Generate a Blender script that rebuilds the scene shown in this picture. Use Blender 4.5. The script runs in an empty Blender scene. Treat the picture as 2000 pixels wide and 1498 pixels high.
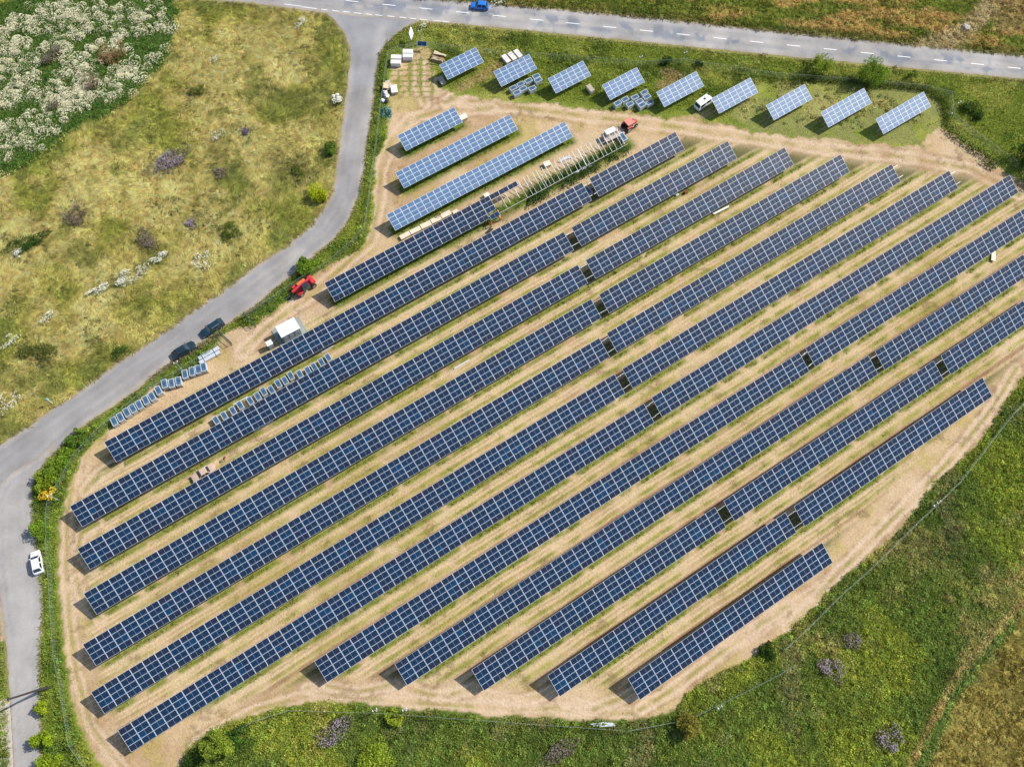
import bpy, bmesh, math, random
import numpy as np
from mathutils import Matrix, Vector
from mathutils.geometry import tessellate_polygon, delaunay_2d_cdt

random.seed(7)
rng = np.random.default_rng(11)
sc = bpy.context.scene
COL = sc.collection
rad = math.radians

# ------------------------------------------------------------------ camera
F, PITCH, ROLL, H = 1700.0, 68.932, 4.467, 152.263
_p, _r = rad(PITCH), rad(ROLL)
FWD = np.array([0, math.cos(_p), -math.sin(_p)])
_rt = np.array([1.0, 0, 0]); _up = np.cross(_rt, FWD)
RT = _rt * math.cos(_r) + _up * math.sin(_r)
UP = -_rt * math.sin(_r) + _up * math.cos(_r)
cam = bpy.data.cameras.new('camera')
cam.sensor_width = 36.0
cam.lens = F / 2000 * 36
cam.clip_start, cam.clip_end = 1.0, 12000
co = bpy.data.objects.new('camera', cam)
COL.objects.link(co)
co.matrix_world = Matrix(((RT[0], UP[0], -FWD[0], 0), (RT[1], UP[1], -FWD[1], 0), (RT[2], UP[2], -FWD[2], H), (0, 0, 0, 1)))
sc.camera = co

# ------------------------------------------------------------------ light
SUN_AZ, SUN_EL = 29.3, 44.5           # azimuth counted from +X
w = bpy.data.worlds.new('World'); sc.world = w; w.use_nodes = True
nt = w.node_tree
sky = nt.nodes.new('ShaderNodeTexSky')
sky.sky_type = 'NISHITA'; sky.sun_disc = False
sky.sun_elevation = rad(SUN_EL); sky.sun_rotation = rad(90 - SUN_AZ)
sky.altitude = 100; sky.air_density = 1.0; sky.dust_density = 1.2; sky.ozone_density = 1.0
nt.links.new(sky.outputs[0], nt.nodes['Background'].inputs[0])
nt.nodes['Background'].inputs[1].default_value = 0.13
sl = bpy.data.lights.new('sun', 'SUN'); sl.energy = 4.4; sl.angle = rad(0.6); sl.color = (1.0, 0.94, 0.84)
so = bpy.data.objects.new('sun', sl); COL.objects.link(so)
sd = Vector((math.cos(rad(SUN_AZ)) * math.cos(rad(SUN_EL)), math.sin(rad(SUN_AZ)) * math.cos(rad(SUN_EL)), math.sin(rad(SUN_EL))))
so.rotation_euler = sd.to_track_quat('Z', 'Y').to_euler()
vs = sc.view_settings
vs.view_transform = 'Standard'; vs.look = 'None'; vs.gamma = 1.0; vs.use_curve_mapping = False
vs.exposure = 0.30
sc.cycles.max_bounces = 5
sc.cycles.diffuse_bounces = 3

# ------------------------------------------------------------------ survey: photo point -> ground point
def G(px, py, z=0.0):
    d = FWD + RT * (px - 1000) / F + UP * (749 - py) / F
    k = (z - H) / d[2]
    return Vector((d[0] * k, d[1] * k, z))
def project(X, Y, Z=0.0):
    dz = Z - H
    dep = X * FWD[0] + Y * FWD[1] + dz * FWD[2]
    a = X * RT[0] + Y * RT[1] + dz * RT[2]
    b = X * UP[0] + Y * UP[1] + dz * UP[2]
    dep = np.where(dep < 1, np.nan, dep)
    return 1000 + F * a / dep, 749 - F * b / dep
def heading(a, b, z=0.0):
    p, q = G(*a, z), G(*b, z)
    return math.atan2(q.y - p.y, q.x - p.x)
def lin(c):
    c = c / 255.0
    return c / 12.92 if c <= 0.04045 else ((c + 0.055) / 1.055) ** 2.4
def A(r, g, b, k=1.55):
    """sunlit colour as seen -> base colour"""
    return (lin(r) / k, lin(g) / k, lin(b) / k)

# ------------------------------------------------------------------ materials
MATS = {}
def principled(name):
    m = bpy.data.materials.new(name); m.use_nodes = True
    return m, m.node_tree, m.node_tree.nodes['Principled BSDF']
def mat(name, col, rough=0.6, metal=0.0, spec=0.5, noise=0.0, nscale=4.0, coat=0.0):
    if name in MATS: return MATS[name]
    m, t, b = principled(name)
    b.inputs['Base Color'].default_value = (*col, 1)
    b.inputs['Roughness'].default_value = rough
    b.inputs['Metallic'].default_value = metal
    b.inputs['Specular IOR Level'].default_value = spec
    b.inputs['Coat Weight'].default_value = coat
    if noise > 0:
        g = t.nodes.new('ShaderNodeNewGeometry')
        n = t.nodes.new('ShaderNodeTexNoise'); n.inputs['Scale'].default_value = nscale; n.inputs['Detail'].default_value = 4
        t.links.new(g.outputs['Position'], n.inputs['Vector'])
        mr = t.nodes.new('ShaderNodeMapRange')
        mr.inputs['From Min'].default_value = 0.3; mr.inputs['From Max'].default_value = 0.7
        mr.inputs['To Min'].default_value = 1 - noise; mr.inputs['To Max'].default_value = 1 + noise
        t.links.new(n.outputs['Fac'], mr.inputs['Value'])
        mx = t.nodes.new('ShaderNodeMix'); mx.data_type = 'RGBA'; mx.blend_type = 'MULTIPLY'; mx.inputs['Factor'].default_value = 1
        mx.inputs[6].default_value = (*col, 1)
        t.links.new(mr.outputs[0], mx.inputs[7])
        t.links.new(mx.outputs[2], b.inputs['Base Color'])
    MATS[name] = m
    return m
def foliage_mat(name, trans=0.38, rough=0.75):
    m, t, b = principled(name)
    at = t.nodes.new('ShaderNodeAttribute'); at.attribute_name = 'col'
    t.links.new(at.outputs['Color'], b.inputs['Base Color'])
    b.inputs['Roughness'].default_value = rough
    b.inputs['Specular IOR Level'].default_value = 0.15
    tr = t.nodes.new('ShaderNodeBsdfTranslucent'); t.links.new(at.outputs['Color'], tr.inputs['Color'])
    mx = t.nodes.new('ShaderNodeMixShader'); mx.inputs[0].default_value = trans
    out = t.nodes['Material Output']
    t.links.new(b.outputs[0], mx.inputs[1]); t.links.new(tr.outputs[0], mx.inputs[2]); t.links.new(mx.outputs[0], out.inputs['Surface'])
    MATS[name] = m
    return m
FOL = foliage_mat('leaf_and_blade')

def cell_mat(name, c_dark, c_mid, c_bright, rough, bright_share, spec=0.5, hue=0.5):
    """cells of a solar module: every half module has its own tone"""
    m, t, b = principled(name)
    oi = t.nodes.new('ShaderNodeObjectInfo'); ge = t.nodes.new('ShaderNodeNewGeometry')
    ad = t.nodes.new('ShaderNodeMath'); ad.operation = 'MULTIPLY_ADD'
    t.links.new(ge.outputs['Random Per Island'], ad.inputs[0]); ad.inputs[1].default_value = 0.22
    t.links.new(oi.outputs['Random'], ad.inputs[2])
    fr = t.nodes.new('ShaderNodeMath'); fr.operation = 'FRACT'; t.links.new(ad.outputs[0], fr.inputs[0])
    cr = t.nodes.new('ShaderNodeValToRGB'); r = cr.color_ramp
    r.elements[0].position = 0.0; r.elements[0].color = (*c_dark, 1)
    r.elements[1].position = 1.0; r.elements[1].color = (*c_bright, 1)
    e = r.elements.new(0.55); e.color = (*c_mid, 1)
    e = r.elements.new(1 - bright_share); e.color = (c_mid[0] * 1.05, c_mid[1] * 1.1, c_mid[2] * 1.1, 1)
    t.links.new(fr.outputs[0], cr.inputs[0])
    t.links.new(cr.outputs[0], b.inputs['Base Color'])
    b.inputs['Roughness'].default_value = rough
    b.inputs['Specular IOR Level'].default_value = spec
    MATS[name] = m
    return m
CELL_D = cell_mat('dark_cells', (0.011, 0.024, 0.054), (0.008, 0.027, 0.064), (0.006, 0.042, 0.100), 0.30, 0.10, 0.25)
CELL_P = cell_mat('plum_cells', (0.016, 0.022, 0.046), (0.012, 0.024, 0.053), (0.008, 0.029, 0.066), 0.30, 0.10, 0.25)
CELL_L = cell_mat('pale_cells', (0.058, 0.142, 0.265), (0.056, 0.132, 0.265), (0.078, 0.142, 0.265), 0.50, 0.2, 0.45)
FRAME = mat('module_frame', (0.54, 0.61, 0.71), 0.45, 0.0)
FRAMEL = mat('pale_module_frame', (0.70, 0.75, 0.80), 0.45, 0.0)
MIDLINE = mat('module_midline', (0.16, 0.22, 0.31), 0.4)
STEEL = mat('galvanised_steel', (0.50, 0.53, 0.56), 0.45, 0.4, noise=0.15, nscale=3)
WHITE = mat('white_paint', (0.80, 0.80, 0.79), 0.4, noise=0.04)
TYRE = mat('tyre_rubber', (0.02, 0.02, 0.021), 0.8)
RIM = mat('wheel_rim', (0.45, 0.46, 0.48), 0.35, 0.6)
GLASS = mat('car_glass', (0.012, 0.025, 0.035), 0.08, 0.0, 0.8)
LAMP = mat('lamp_glass', (0.75, 0.78, 0.8), 0.15)
TAIL = mat('tail_lamp', (0.35, 0.02, 0.02), 0.2)
BLACKP = mat('black_plastic', (0.025, 0.025, 0.028), 0.55)
WOOD = mat('pale_timber', A(240, 212, 170), 0.75, noise=0.2, nscale=5)
WOODD = mat('weathered_timber', A(190, 150, 112), 0.8, noise=0.25, nscale=4)
CARD = mat('cardboard', A(238, 222, 200), 0.8, noise=0.06, nscale=3)
FENCEM = mat('fence_green', (0.20, 0.26, 0.20), 0.6, 0.0)
GATEM = mat('gate_green', (0.035, 0.10, 0.075), 0.5, 0.1)

# ------------------------------------------------------------------ mesh helpers
def mesh_np(name, V, Fc, material, cols=None, smooth=False):
    """V (n,3); Fc (m,k); cols (n,3)"""
    me = bpy.data.meshes.new(name)
    V = np.ascontiguousarray(V, dtype=np.float32); Fc = np.ascontiguousarray(Fc, dtype=np.int32)
    m, k = Fc.shape
    me.vertices.add(len(V)); me.vertices.foreach_set('co', V.ravel())
    me.loops.add(m * k); me.loops.foreach_set('vertex_index', Fc.ravel())
    me.polygons.add(m)
    me.polygons.foreach_set('loop_start', np.arange(0, m * k, k, dtype=np.int32))
    me.polygons.foreach_set('loop_total', np.full(m, k, dtype=np.int32))
    if cols is not None:
        ca = me.attributes.new('col', 'FLOAT_COLOR', 'POINT')
        c4 = np.ones((len(V), 4), dtype=np.float32); c4[:, :3] = cols
        ca.data.foreach_set('color', c4.ravel())
    if smooth: me.polygons.foreach_set('use_smooth', np.ones(m, dtype=bool))
    me.materials.append(material)
    me.update(calc_edges=True)
    return me
def link(name, me, parent=None, loc=None, rot=None):
    o = bpy.data.objects.new(name, me); COL.objects.link(o)
    if parent is not None: o.parent = parent
    if loc is not None: o.location = loc
    if rot is not None: o.rotation_euler = rot
    return o
def tag(o, label, cat, group=None, kind=None):
    if label: o['label'] = label
    if cat: o['category'] = cat
    if group: o['group'] = group
    if kind: o['kind'] = kind
    return o
def empty(name, loc, rz, label, cat, group=None):
    o = bpy.data.objects.new(name, None); COL.objects.link(o)
    o.location = loc; o.rotation_euler = (0, 0, rz); o.empty_display_size = 0.3
    return tag(o, label, cat, group)
def copy_tree(o, parent=None):
    c = o.copy(); COL.objects.link(c)
    if parent is not None: c.parent = parent
    for ch in list(o.children): copy_tree(ch, c)
    return c

class MB:
    """collects simple solids with material slots into one mesh"""
    def __init__(s): s.v = []; s.f = []; s.m = []; s.mats = []
    def slot(s, material):
        if material not in s.mats: s.mats.append(material)
        return s.mats.index(material)
    def add(s, vs, fs, material):
        b = len(s.v); s.v += [tuple(x) for x in vs]; k = s.slot(material)
        for f in fs: s.f.append([b + i for i in f]); s.m.append(k)
        return s
    def box(s, c, size, material, rz=0.0, rx=0.0, ry=0.0, taper=1.0):
        M = Matrix.Rotation(rz, 4, 'Z') @ Matrix.Rotation(ry, 4, 'Y') @ Matrix.Rotation(rx, 4, 'X')
        vs = []
        for sx, sy, sz in ((-1, -1, -1), (1, -1, -1), (1, 1, -1), (-1, 1, -1), (-1, -1, 1), (1, -1, 1), (1, 1, 1), (-1, 1, 1)):
            t = taper if sz > 0 else 1
            vs.append(Vector(c) + M @ Vector((sx * size[0] / 2 * t, sy * size[1] / 2 * t, sz * size[2] / 2)))
        return s.add(vs, [(3, 2, 1, 0), (4, 5, 6, 7), (0, 1, 5, 4), (1, 2, 6, 5), (2, 3, 7, 6), (3, 0, 4, 7)], material)
    def bbox(s, c, size, material, bev=0.05, rz=0.0):
        """box with chamfered edges"""
        bm = bmesh.new(); bmesh.ops.create_cube(bm, size=1.0)
        for v in bm.verts: v.co = Vector((v.co.x * size[0], v.co.y * size[1], v.co.z * size[2]))
        bmesh.ops.bevel(bm, geom=bm.edges[:], offset=min(bev, min(size) * 0.3), segments=1, profile=0.5, affect='EDGES')
        M = Matrix.Rotation(rz, 4, 'Z'); bm.verts.index_update()
        s.add([Vector(c) + M @ v.co for v in bm.verts], [[v.index for v in f.verts] for f in bm.faces], material); bm.free()
        return s
    def tube(s, a, b, r, material, n=8, r2=None):
        a, b = Vector(a), Vector(b); d = (b - a)
        q = d.to_track_quat('Z', 'X').to_matrix(); r2 = r if r2 is None else r2
        vs = []
        for P, R in ((a, r), (b, r2)):
            for i in range(n):
                t = 2 * math.pi * i / n
                vs.append(P + q @ Vector((R * math.cos(t), R * math.sin(t), 0)))
        fs = [(i, (i + 1) % n, n + (i + 1) % n, n + i) for i in range(n)] + [tuple(range(n))[::-1], tuple(range(n, 2 * n))]
        return s.add(vs, fs, material)
    def loft(s, secs, material, cap=True):
        n = len(secs[0]); vs = [p for sec in secs for p in sec]; fs = []
        for j in range(len(secs) - 1):
            for i in range(n):
                fs.append((j * n + i, j * n + (i + 1) % n, (j + 1) * n + (i + 1) % n, (j + 1) * n + i))
        if cap: fs += [tuple(range(n))[::-1], tuple(range((len(secs) - 1) * n, len(secs) * n))]
        return s.add(vs, fs, material)
    def quad(s, pts, material): return s.add(pts, [tuple(range(len(pts)))], material)
    def build(s, name, parent=None, loc=None, rot=None, smooth=False):
        me = bpy.data.meshes.new(name)
        me.from_pydata(s.v, [], s.f)
        for m in s.mats: me.materials.append(m)
        me.polygons.foreach_set('material_index', s.m)
        bm = bmesh.new(); bm.from_mesh(me); bmesh.ops.recalc_face_normals(bm, faces=bm.faces); bm.to_mesh(me); bm.free()
        if smooth: me.shade_smooth()
        me.update()
        return link(name, me, parent, loc, rot)

# ------------------------------------------------------------------ noise and regions (numpy)
def vnoise(x, y, scale, seed):
    x = x / scale + 1000.0; y = y / scale + 1000.0
    xi = np.floor(x).astype(np.int64); yi = np.floor(y).astype(np.int64)
    fx = x - xi; fy = y - yi
    fx = fx * fx * (3 - 2 * fx); fy = fy * fy * (3 - 2 * fy)
    def h(a, b):
        n = (a * 374761393 + b * 668265263 + seed * 974634777) & 0xffffffff
        n = ((n ^ (n >> 13)) * 1274126177) & 0xffffffff
        return ((n ^ (n >> 16)) & 0xffff) / 65535.0
    return (h(xi, yi) * (1 - fx) + h(xi + 1, yi) * fx) * (1 - fy) + (h(xi, yi + 1) * (1 - fx) + h(xi + 1, yi + 1) * fx) * fy
def fbm(x, y, scale, seed, octs=4):
    a, s, t = 1.0, 0.0, 0.0
    for o in range(octs):
        s = s + a * vnoise(x, y, scale / 2 ** o, seed + o * 17); t += a; a *= 0.55
    return s / t
def ss(x, a, b):
    t = np.clip((x - a) / (b - a), 0, 1)
    return t * t * (3 - 2 * t)
def sdf(px, py, poly):
    """signed distance in picture units, negative inside"""
    P = np.array(poly, float); Q = np.roll(P, -1, axis=0)
    d2 = np.full(px.shape, 1e18); ins = np.zeros(px.shape, bool)
    for (ax, ay), (bx, by) in zip(P, Q):
        ex, ey = bx - ax, by - ay
        t = np.clip(((px - ax) * ex + (py - ay) * ey) / (ex * ex + ey * ey + 1e-9), 0, 1)
        d2 = np.minimum(d2, (px - ax - t * ex) ** 2 + (py - ay - t * ey) ** 2)
        c = ((ay <= py) & (by > py)) | ((by <= py) & (ay > py))
        if ey != 0:
            xi = ax + (py - ay) / ey * ex
            ins ^= c & (px < xi)
    d = np.sqrt(d2)
    return np.where(ins, -d, d)
def pdist(px, py, line):
    d2 = np.full(px.shape, 1e18)
    for (ax, ay), (bx, by) in zip(line[:-1], line[1:]):
        ex, ey = bx - ax, by - ay
        t = np.clip(((px - ax) * ex + (py - ay) * ey) / (ex * ex + ey * ey + 1e-9), 0, 1)
        d2 = np.minimum(d2, (px - ax - t * ex) ** 2 + (py - ay - t * ey) ** 2)
    return np.sqrt(d2)

R1U = [(-900, -135), (300, -30), (423, -19), (500, -15), (700, -8), (875, 0), (1000, 11), (1250, 33), (1500, 60), (1750, 85), (2000, 109), (2600, 170)]
R1L = [(2600, 225), (2000, 155), (1750, 131), (1500, 107), (1250, 82), (1000, 57), (837, 43), (810, 40), (700, 33), (625, 25), (500, 8), (423, 1), (300, -9), (-900, -110)]
ROAD1 = R1U + R1L
R2L = [(600, 14), (632, 24), (652, 37), (672, 64), (682, 92), (684, 118), (678, 173), (672, 208), (664, 270), (658, 315), (650, 375), (635, 402), (607, 440), (575, 467), (537, 495), (500, 520), (463, 548), (400, 590), (325, 645), (225, 711), (173, 750), (150, 767), (87, 810), (32, 846), (0, 870), (-90, 930), (-60, 1010), (-14, 1060), (-6, 1123), (2, 1180), (12, 1248), (15, 1298), (20, 1361), (25, 1448), (27, 1498), (30, 1640)]
R2R = [(86, 1640), (83, 1498), (82, 1423), (80, 1368), (78, 1336), (81, 1248), (85, 1185), (80, 1123), (79, 1090), (72, 1058), (67, 1025), (65, 980), (66, 950), (74, 925), (86, 905), (110, 880), (140, 851), (175, 823), (213, 799), (283, 750), (300, 731), (335, 706), (400, 664), (440, 636), (475, 612), (500, 596), (532, 568), (570, 538), (617, 496), (652, 468), (675, 440), (687, 417), (704, 375), (713, 325), (720, 265), (730, 213), (734, 163), (737, 140), (743, 108), (753, 87), (775, 65), (806, 47), (840, 38), (830, 26)]
ROAD2 = R2L + R2R
SOIL = [(470, 640), (448, 648), (430, 660), (388, 716), (330, 742), (300, 756), (250, 801), (213, 836), (195, 852), (162, 892), (142, 938), (127, 970), (117, 1013), (114, 1075), (115, 1125), (118, 1173), (121, 1236), (133, 1303), (140, 1361), (153, 1411), (175, 1453), (205, 1505), (260, 1600), (330, 1600),
        (345, 1498), (375, 1456), (413, 1423), (500, 1394), (542, 1378), (600, 1369), (700, 1373), (800, 1381), (1000, 1398), (1125, 1402), (1225, 1406), (1275, 1398), (1318, 1383), (1330, 1366), (1350, 1348), (1400, 1316), (1450, 1293), (1488, 1263), (1542, 1233), (1575, 1198), (1620, 1158), (1650, 1123), (1690, 1093), (1735, 1060), (1785, 1000), (1813, 958), (1855, 915), (1900, 875), (1936, 832), (1970, 780), (1990, 750), (2010, 720), (2060, 640), (2130, 500), (2070, 380), (2000, 351),
        (1958, 328), (1925, 303), (1875, 273), (1850, 252), (1836, 246), (1800, 280), (1750, 284), (1700, 281), (1650, 275), (1575, 266), (1500, 262), (1450, 250), (1400, 240), (1350, 222), (1300, 231), (1250, 221), (1200, 216), (1150, 214), (1075, 201), (1000, 197), (940, 192), (890, 184), (858, 168), (846, 120), (842, 90), (800, 97), (765, 125), (757, 180), (765, 225), (758, 250), (745, 288), (735, 325), (731, 375), (723, 450), (713, 480), (675, 500), (635, 523), (610, 540), (585, 575), (562, 588), (525, 612), (505, 630), (488, 640)]
APRON = [(500, 598), (482, 622), (510, 660), (470, 690), (440, 670), (418, 652), (438, 634), (470, 610)]
CROP = [(2020, 1165), (1950, 1260), (1880, 1350), (1838, 1436), (1815, 1500), (1780, 1600), (2700, 1700), (2700, 900)]
MEADOW = [(-900, -105), (423, 3), (500, 11), (600, 18)] + R2L[1:26] + [(-900, 1200)]
NORTH = R1U + [(2600, -2500), (-900, -2500)]
FLOWER = [(67, -10), (50, 20), (-5, 45), (-60, 60), (-60, 350), (0, 345), (30, 335), (70, 310), (105, 270), (160, 245), (225, 212), (255, 183), (300, 152), (325, 105), (340, 70), (350, 25), (345, 10), (250, -4)]
FLOWERGREEN = [(60, -20), (-80, 50), (-80, 380), (0, 352), (60, 325), (115, 278), (230, 215), (330, 120), (356, 20), (340, -5)]
SLAB = [(-2, 1366), (19, 1364), (24, 1448), (26, 1498), (30, 1640), (-30, 1640)]

# dense in the surveyed area, growing steps out to the horizon
def axis(a, b, step, far):
    core = np.arange(a, b + step / 2, step); out = [core]; d = step; p = b; hi = []
    while p < far: d *= 1.35; p += d; hi.append(p)
    d = step; p = a; lo = []
    while p > -far: d *= 1.35; p -= d; lo.append(p)
    return np.concatenate([np.array(lo[::-1]), core, np.array(hi)])
STEP = 0.33
gx = axis(-128, 122, STEP, 4500); gy = axis(-18, 178, STEP, 4500)
GXX, GYY = np.meshgrid(gx, gy)
PX, PY = project(GXX, GYY)
off = np.isnan(PX) | (np.abs(PX) > 6000) | (np.abs(PY) > 6000)
PX = np.where(off, -5000, PX); PY = np.where(off, -5000, PY)
AZ = rad(36.947); EX = np.array([math.cos(AZ), math.sin(AZ)]); EN = np.array([-math.sin(AZ), math.cos(AZ)])
UU = GXX * EX[0] + GYY * EX[1]; VV = GXX * EN[0] + GYY * EN[1]
n1 = fbm(GXX, GYY, 9, 1); n2 = fbm(GXX, GYY, 2.6, 2); n3 = fbm(GXX, GYY, 28, 3); n4 = vnoise(GXX, GYY, 0.7, 5); n5 = fbm(GXX, GYY, 5, 8)
jit = (n2 - 0.5) * 16 + (n4 - 0.5) * 7
S_soil = sdf(PX, PY, SOIL) + jit
S_road1 = sdf(PX, PY, ROAD1); S_road2 = sdf(PX, PY, ROAD2)
S_apron = sdf(PX, PY, APRON) + jit * 0.6
S_crop = sdf(PX, PY, CROP) + jit
S_mead = sdf(PX, PY, MEADOW) + jit * 0.6
S_north = sdf(PX, PY, NORTH) + jit * 0.3
S_flow = sdf(PX, PY, FLOWER) + jit * 1.2
S_flg = sdf(PX, PY, FLOWERGREEN) + jit
C = np.zeros(GXX.shape + (3,))
def paint(col, m):
    global C
    C = C * (1 - m[..., None]) + np.array(col) * m[..., None]
paint(A(112, 132, 46), np.ones(GXX.shape))
paint(A(150, 160, 52), ss(n1, 0.5, 0.72))
paint(A(84, 100, 44), ss(n3, 0.55, 0.72) * 0.7)
# rough ground right and below the farm
scrub = (PX > 330) & (PY > 350) & (S_soil > -6) & ~((PX < 780) & (PY < 760))
sm = scrub.astype(float)
paint(A(112, 130, 52), sm * 0.9)
n6 = fbm(GXX, GYY, 13, 14, 5)
paint(A(150, 160, 50), sm * ss(n6 + 0.25 * (n2 - 0.5), 0.50, 0.66) * 0.7)
paint(A(92, 112, 46), sm * ss(1 - n6 + 0.35 * (n5 - 0.5), 0.56, 0.70) * 0.8)
paint(A(150, 140, 92), sm * ss(n5 + 0.3 * (n2 - 0.5), 0.60, 0.74) * 0.5)
paint(A(180, 165, 100), sm * ss(n3 + 0.3 * (n2 - 0.5), 0.62, 0.74) * 0.5)
strip = pdist(PX, PY, [(2040, 1165), (1960, 1245), (1885, 1330), (1840, 1420), (1790, 1520)])
paint(A(186, 160, 96), ss(-strip, -34, -18) * (1 - ss(-strip, -20, -8)) * (PX < 2100) * 0.8)
paint(A(122, 144, 66), ss(-strip, -18, -8) * 0.85)
paint(A(190, 166, 104), np.exp(-((strip - 20) / 5.0) ** 2) * (PX < 2100) * (PY > 1100) * ss(n2, 0.25, 0.5) * 0.8)
paint(A(190, 176, 98), ss(-S_crop, -2, 6)); paint(A(158, 148, 74), ss(-S_crop, 0, 6) * ss(n5, 0.5, 0.7) * 0.7)
# land north of the main road
mN = ss(-S_north, -3, 3)
paint(A(128, 140, 52), mN); paint(A(205, 172, 100), mN * ss(fbm(GXX, GYY * 3.0, 10, 21), 0.42, 0.62) * (1 - ss(-S_north, 70, 150) * 0.4))
paint(A(104, 116, 42), mN * (1 - ss(-S_north, 8, 22)) * 0.9)
path = pdist(PX, PY, [(1960, -30), (1925, 20), (1885, 62), (1800, 92)])
paint(A(212, 184, 140), mN * ss(-path, -26, -10) * (PX > 1780) * (0.55 + 0.45 * n2))
paint(A(190, 166, 110), mN * (PX > 1940) * (PY < 60) * 0.7)
# meadow west of the side road
mM = ss(-S_mead, -3, 3)
dryM = np.clip(ss(n1 + 0.25 * (n2 - 0.5), 0.34, 0.60), 0, 1)
edge = ss(-S_road2, -70, -30) * mM
paint(A(158, 160, 70), mM); paint(A(224, 200, 122), mM * dryM * (1 - 0.45 * edge))
paint(A(132, 142, 66), mM * ss(fbm(GXX, GYY, 6, 95) + 0.35 * (n2 - 0.5), 0.56, 0.70) * 0.75)
paint(A(206, 180, 104), mM * ss(n5, 0.60, 0.74) * 0.3 * (1 - edge))
paint(A(124, 132, 66), mM * ss(1 - n3, 0.56, 0.70) * ss(n5, 0.45, 0.6) * 0.6)
mFG = ss(-S_flg, -4, 6); paint(A(84, 112, 44), mFG)
# soil of the farm
mS = np.maximum(ss(-S_soil, -3, 4), ss(-S_apron, -3, 5))
paint(A(227, 197, 155), mS)
paint(A(200, 166, 128), mS * ss(n1, 0.48, 0.70) * 0.75)
paint(A(232, 206, 168), mS * ss(1 - n5, 0.5, 0.68) * 0.6)
paint(A(202, 184, 104), mS * ss(n5 + 0.5 * (n2 - 0.5), 0.54, 0.72) * 0.55)
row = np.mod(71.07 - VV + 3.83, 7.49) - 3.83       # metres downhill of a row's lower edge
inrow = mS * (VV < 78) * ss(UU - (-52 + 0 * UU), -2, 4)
leftfade = 0.35 + 0.65 * ss(PX, 250, 900)
inner = ss(-sdf(PX, PY, [(640, 590), (210, 870), (140, 1000), (165, 1150), (165, 1260), (230, 1440), (620, 1330), (1250, 1350), (1610, 1085), (1930, 765), (2100, 600), (2100, 400), (1980, 350), (1560, 290), (1330, 260), (1150, 350), (960, 460), (760, 500)]), -8, 25)
inrow = inrow * inner
paint(A(132, 148, 52), inrow * np.exp(-((row - 0.25) / 0.62) ** 2) * ss(n2, 0.22, 0.46) * 0.95)
paint(A(186, 180, 92), inrow * np.exp(-((row - 2.15) / 0.62) ** 2) * ss(n2, 0.26, 0.52) * 0.9 * (0.35 + 0.65 * leftfade))
paint(A(88, 98, 50), mS * inner * (VV < 78) * ss(-row, 0.2, 0.8) * (1 - ss(-row, 3.0, 3.6)) * ss(UU, -50, -46) * 0.85)  # weed green under the tables, painted darker to carry their deep shade
paint(A(150, 160, 60), inrow * np.exp(-((row - 2.2) / 0.45) ** 2) * ss(n2 + 0.3 * (n3 - 0.5), 0.52, 0.66) * 0.7 * leftfade)
paint(A(166, 128, 94), inrow * np.exp(-((row - 3.30) / 0.48) ** 2) * (0.5 + 0.5 * ss(n1, 0.35, 0.6)) * (0.45 + 0.5 * leftfade))
paint(A(240, 214, 168), inrow * np.exp(-((row - 1.30) / 0.34) ** 2) * 0.75)
for rr_, k_ in ((0.95, 0.16), (1.75, 0.16), (2.75, 0.14)):
    wob = (fbm(UU, VV * 0 + np.round((71 - VV) / 7.49) * 9, 14, 77) - 0.5) * 0.9
    paint(A(243, 216, 178), inrow * np.exp(-((row - rr_ - wob) / k_) ** 2) * ss(n3 + 0.3 * (n5 - 0.5), 0.34, 0.56) * 0.8)
    paint(A(172, 138, 102), inrow * np.exp(-((row - rr_ - 0.32 - wob) / 0.12) ** 2) * ss(n5, 0.36, 0.6) * 0.6)
# wheel tracks
TRACKS = [[(880, 195), (960, 205), (1050, 215), (1150, 228), (1300, 245), (1450, 268), (1600, 290), (1750, 305), (1900, 330), (1990, 380)],
          [(960, 212), (860, 215), (800, 235), (762, 280), (745, 330), (740, 400), (725, 470), (660, 530), (590, 590), (520, 640), (470, 690)],
          [(150, 900), (132, 1000), (130, 1100), (135, 1200), (150, 1320), (180, 1420), (240, 1500)],
          [(380, 1450), (500, 1385), (600, 1358), (750, 1362), (900, 1380), (1100, 1392), (1240, 1392), (1320, 1340), (1450, 1250), (1600, 1150), (1700, 1060), (1800, 960), (1900, 850), (1965, 760)],
          [(1540, 1225), (1640, 1118), (1745, 1010), (1850, 905), (1935, 800), (1985, 720)], [(600, 1345), (760, 1372), (960, 1378), (1180, 1386)], [(1250, 1385), (1310, 1350), (1420, 1262), (1540, 1180)],
          [(640, 1340), (700, 1352), (770, 1335)], [(800, 1345), (860, 1360), (925, 1345)], [(950, 1356), (1010, 1372), (1075, 1352)], [(1100, 1368), (1160, 1384), (1240, 1352)],
          [(180, 1110), (150, 1075), (160, 1040), (190, 1020)], [(195, 1210), (160, 1165), (150, 1130)], [(230, 905), (195, 925), (165, 960)],
          [(820, 120), (818, 170), (830, 200)], [(980, 130), (930, 165), (870, 200)]]
for ln in TRACKS:
    d = pdist(PX, PY, ln) + (n2 - 0.5) * 8
    paint(A(240, 212, 180), mS * np.exp(-((d - 9) / 4.0) ** 2) * 0.85)
    paint(A(186, 152, 116), mS * np.exp(-((d - 16) / 3.0) ** 2) * ss(n2, 0.3, 0.6) * 0.55)
    paint(A(176, 164, 92), mS * np.exp(-(d / 4.2) ** 2) * ss(n2, 0.34, 0.58) * 0.75)
paint(A(200, 162, 128), mS * ss(-pdist(PX, PY, [(1480, 270), (1700, 300), (1950, 345)]), -26, -8) * ss(n5, 0.35, 0.6) * 0.6)
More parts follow.
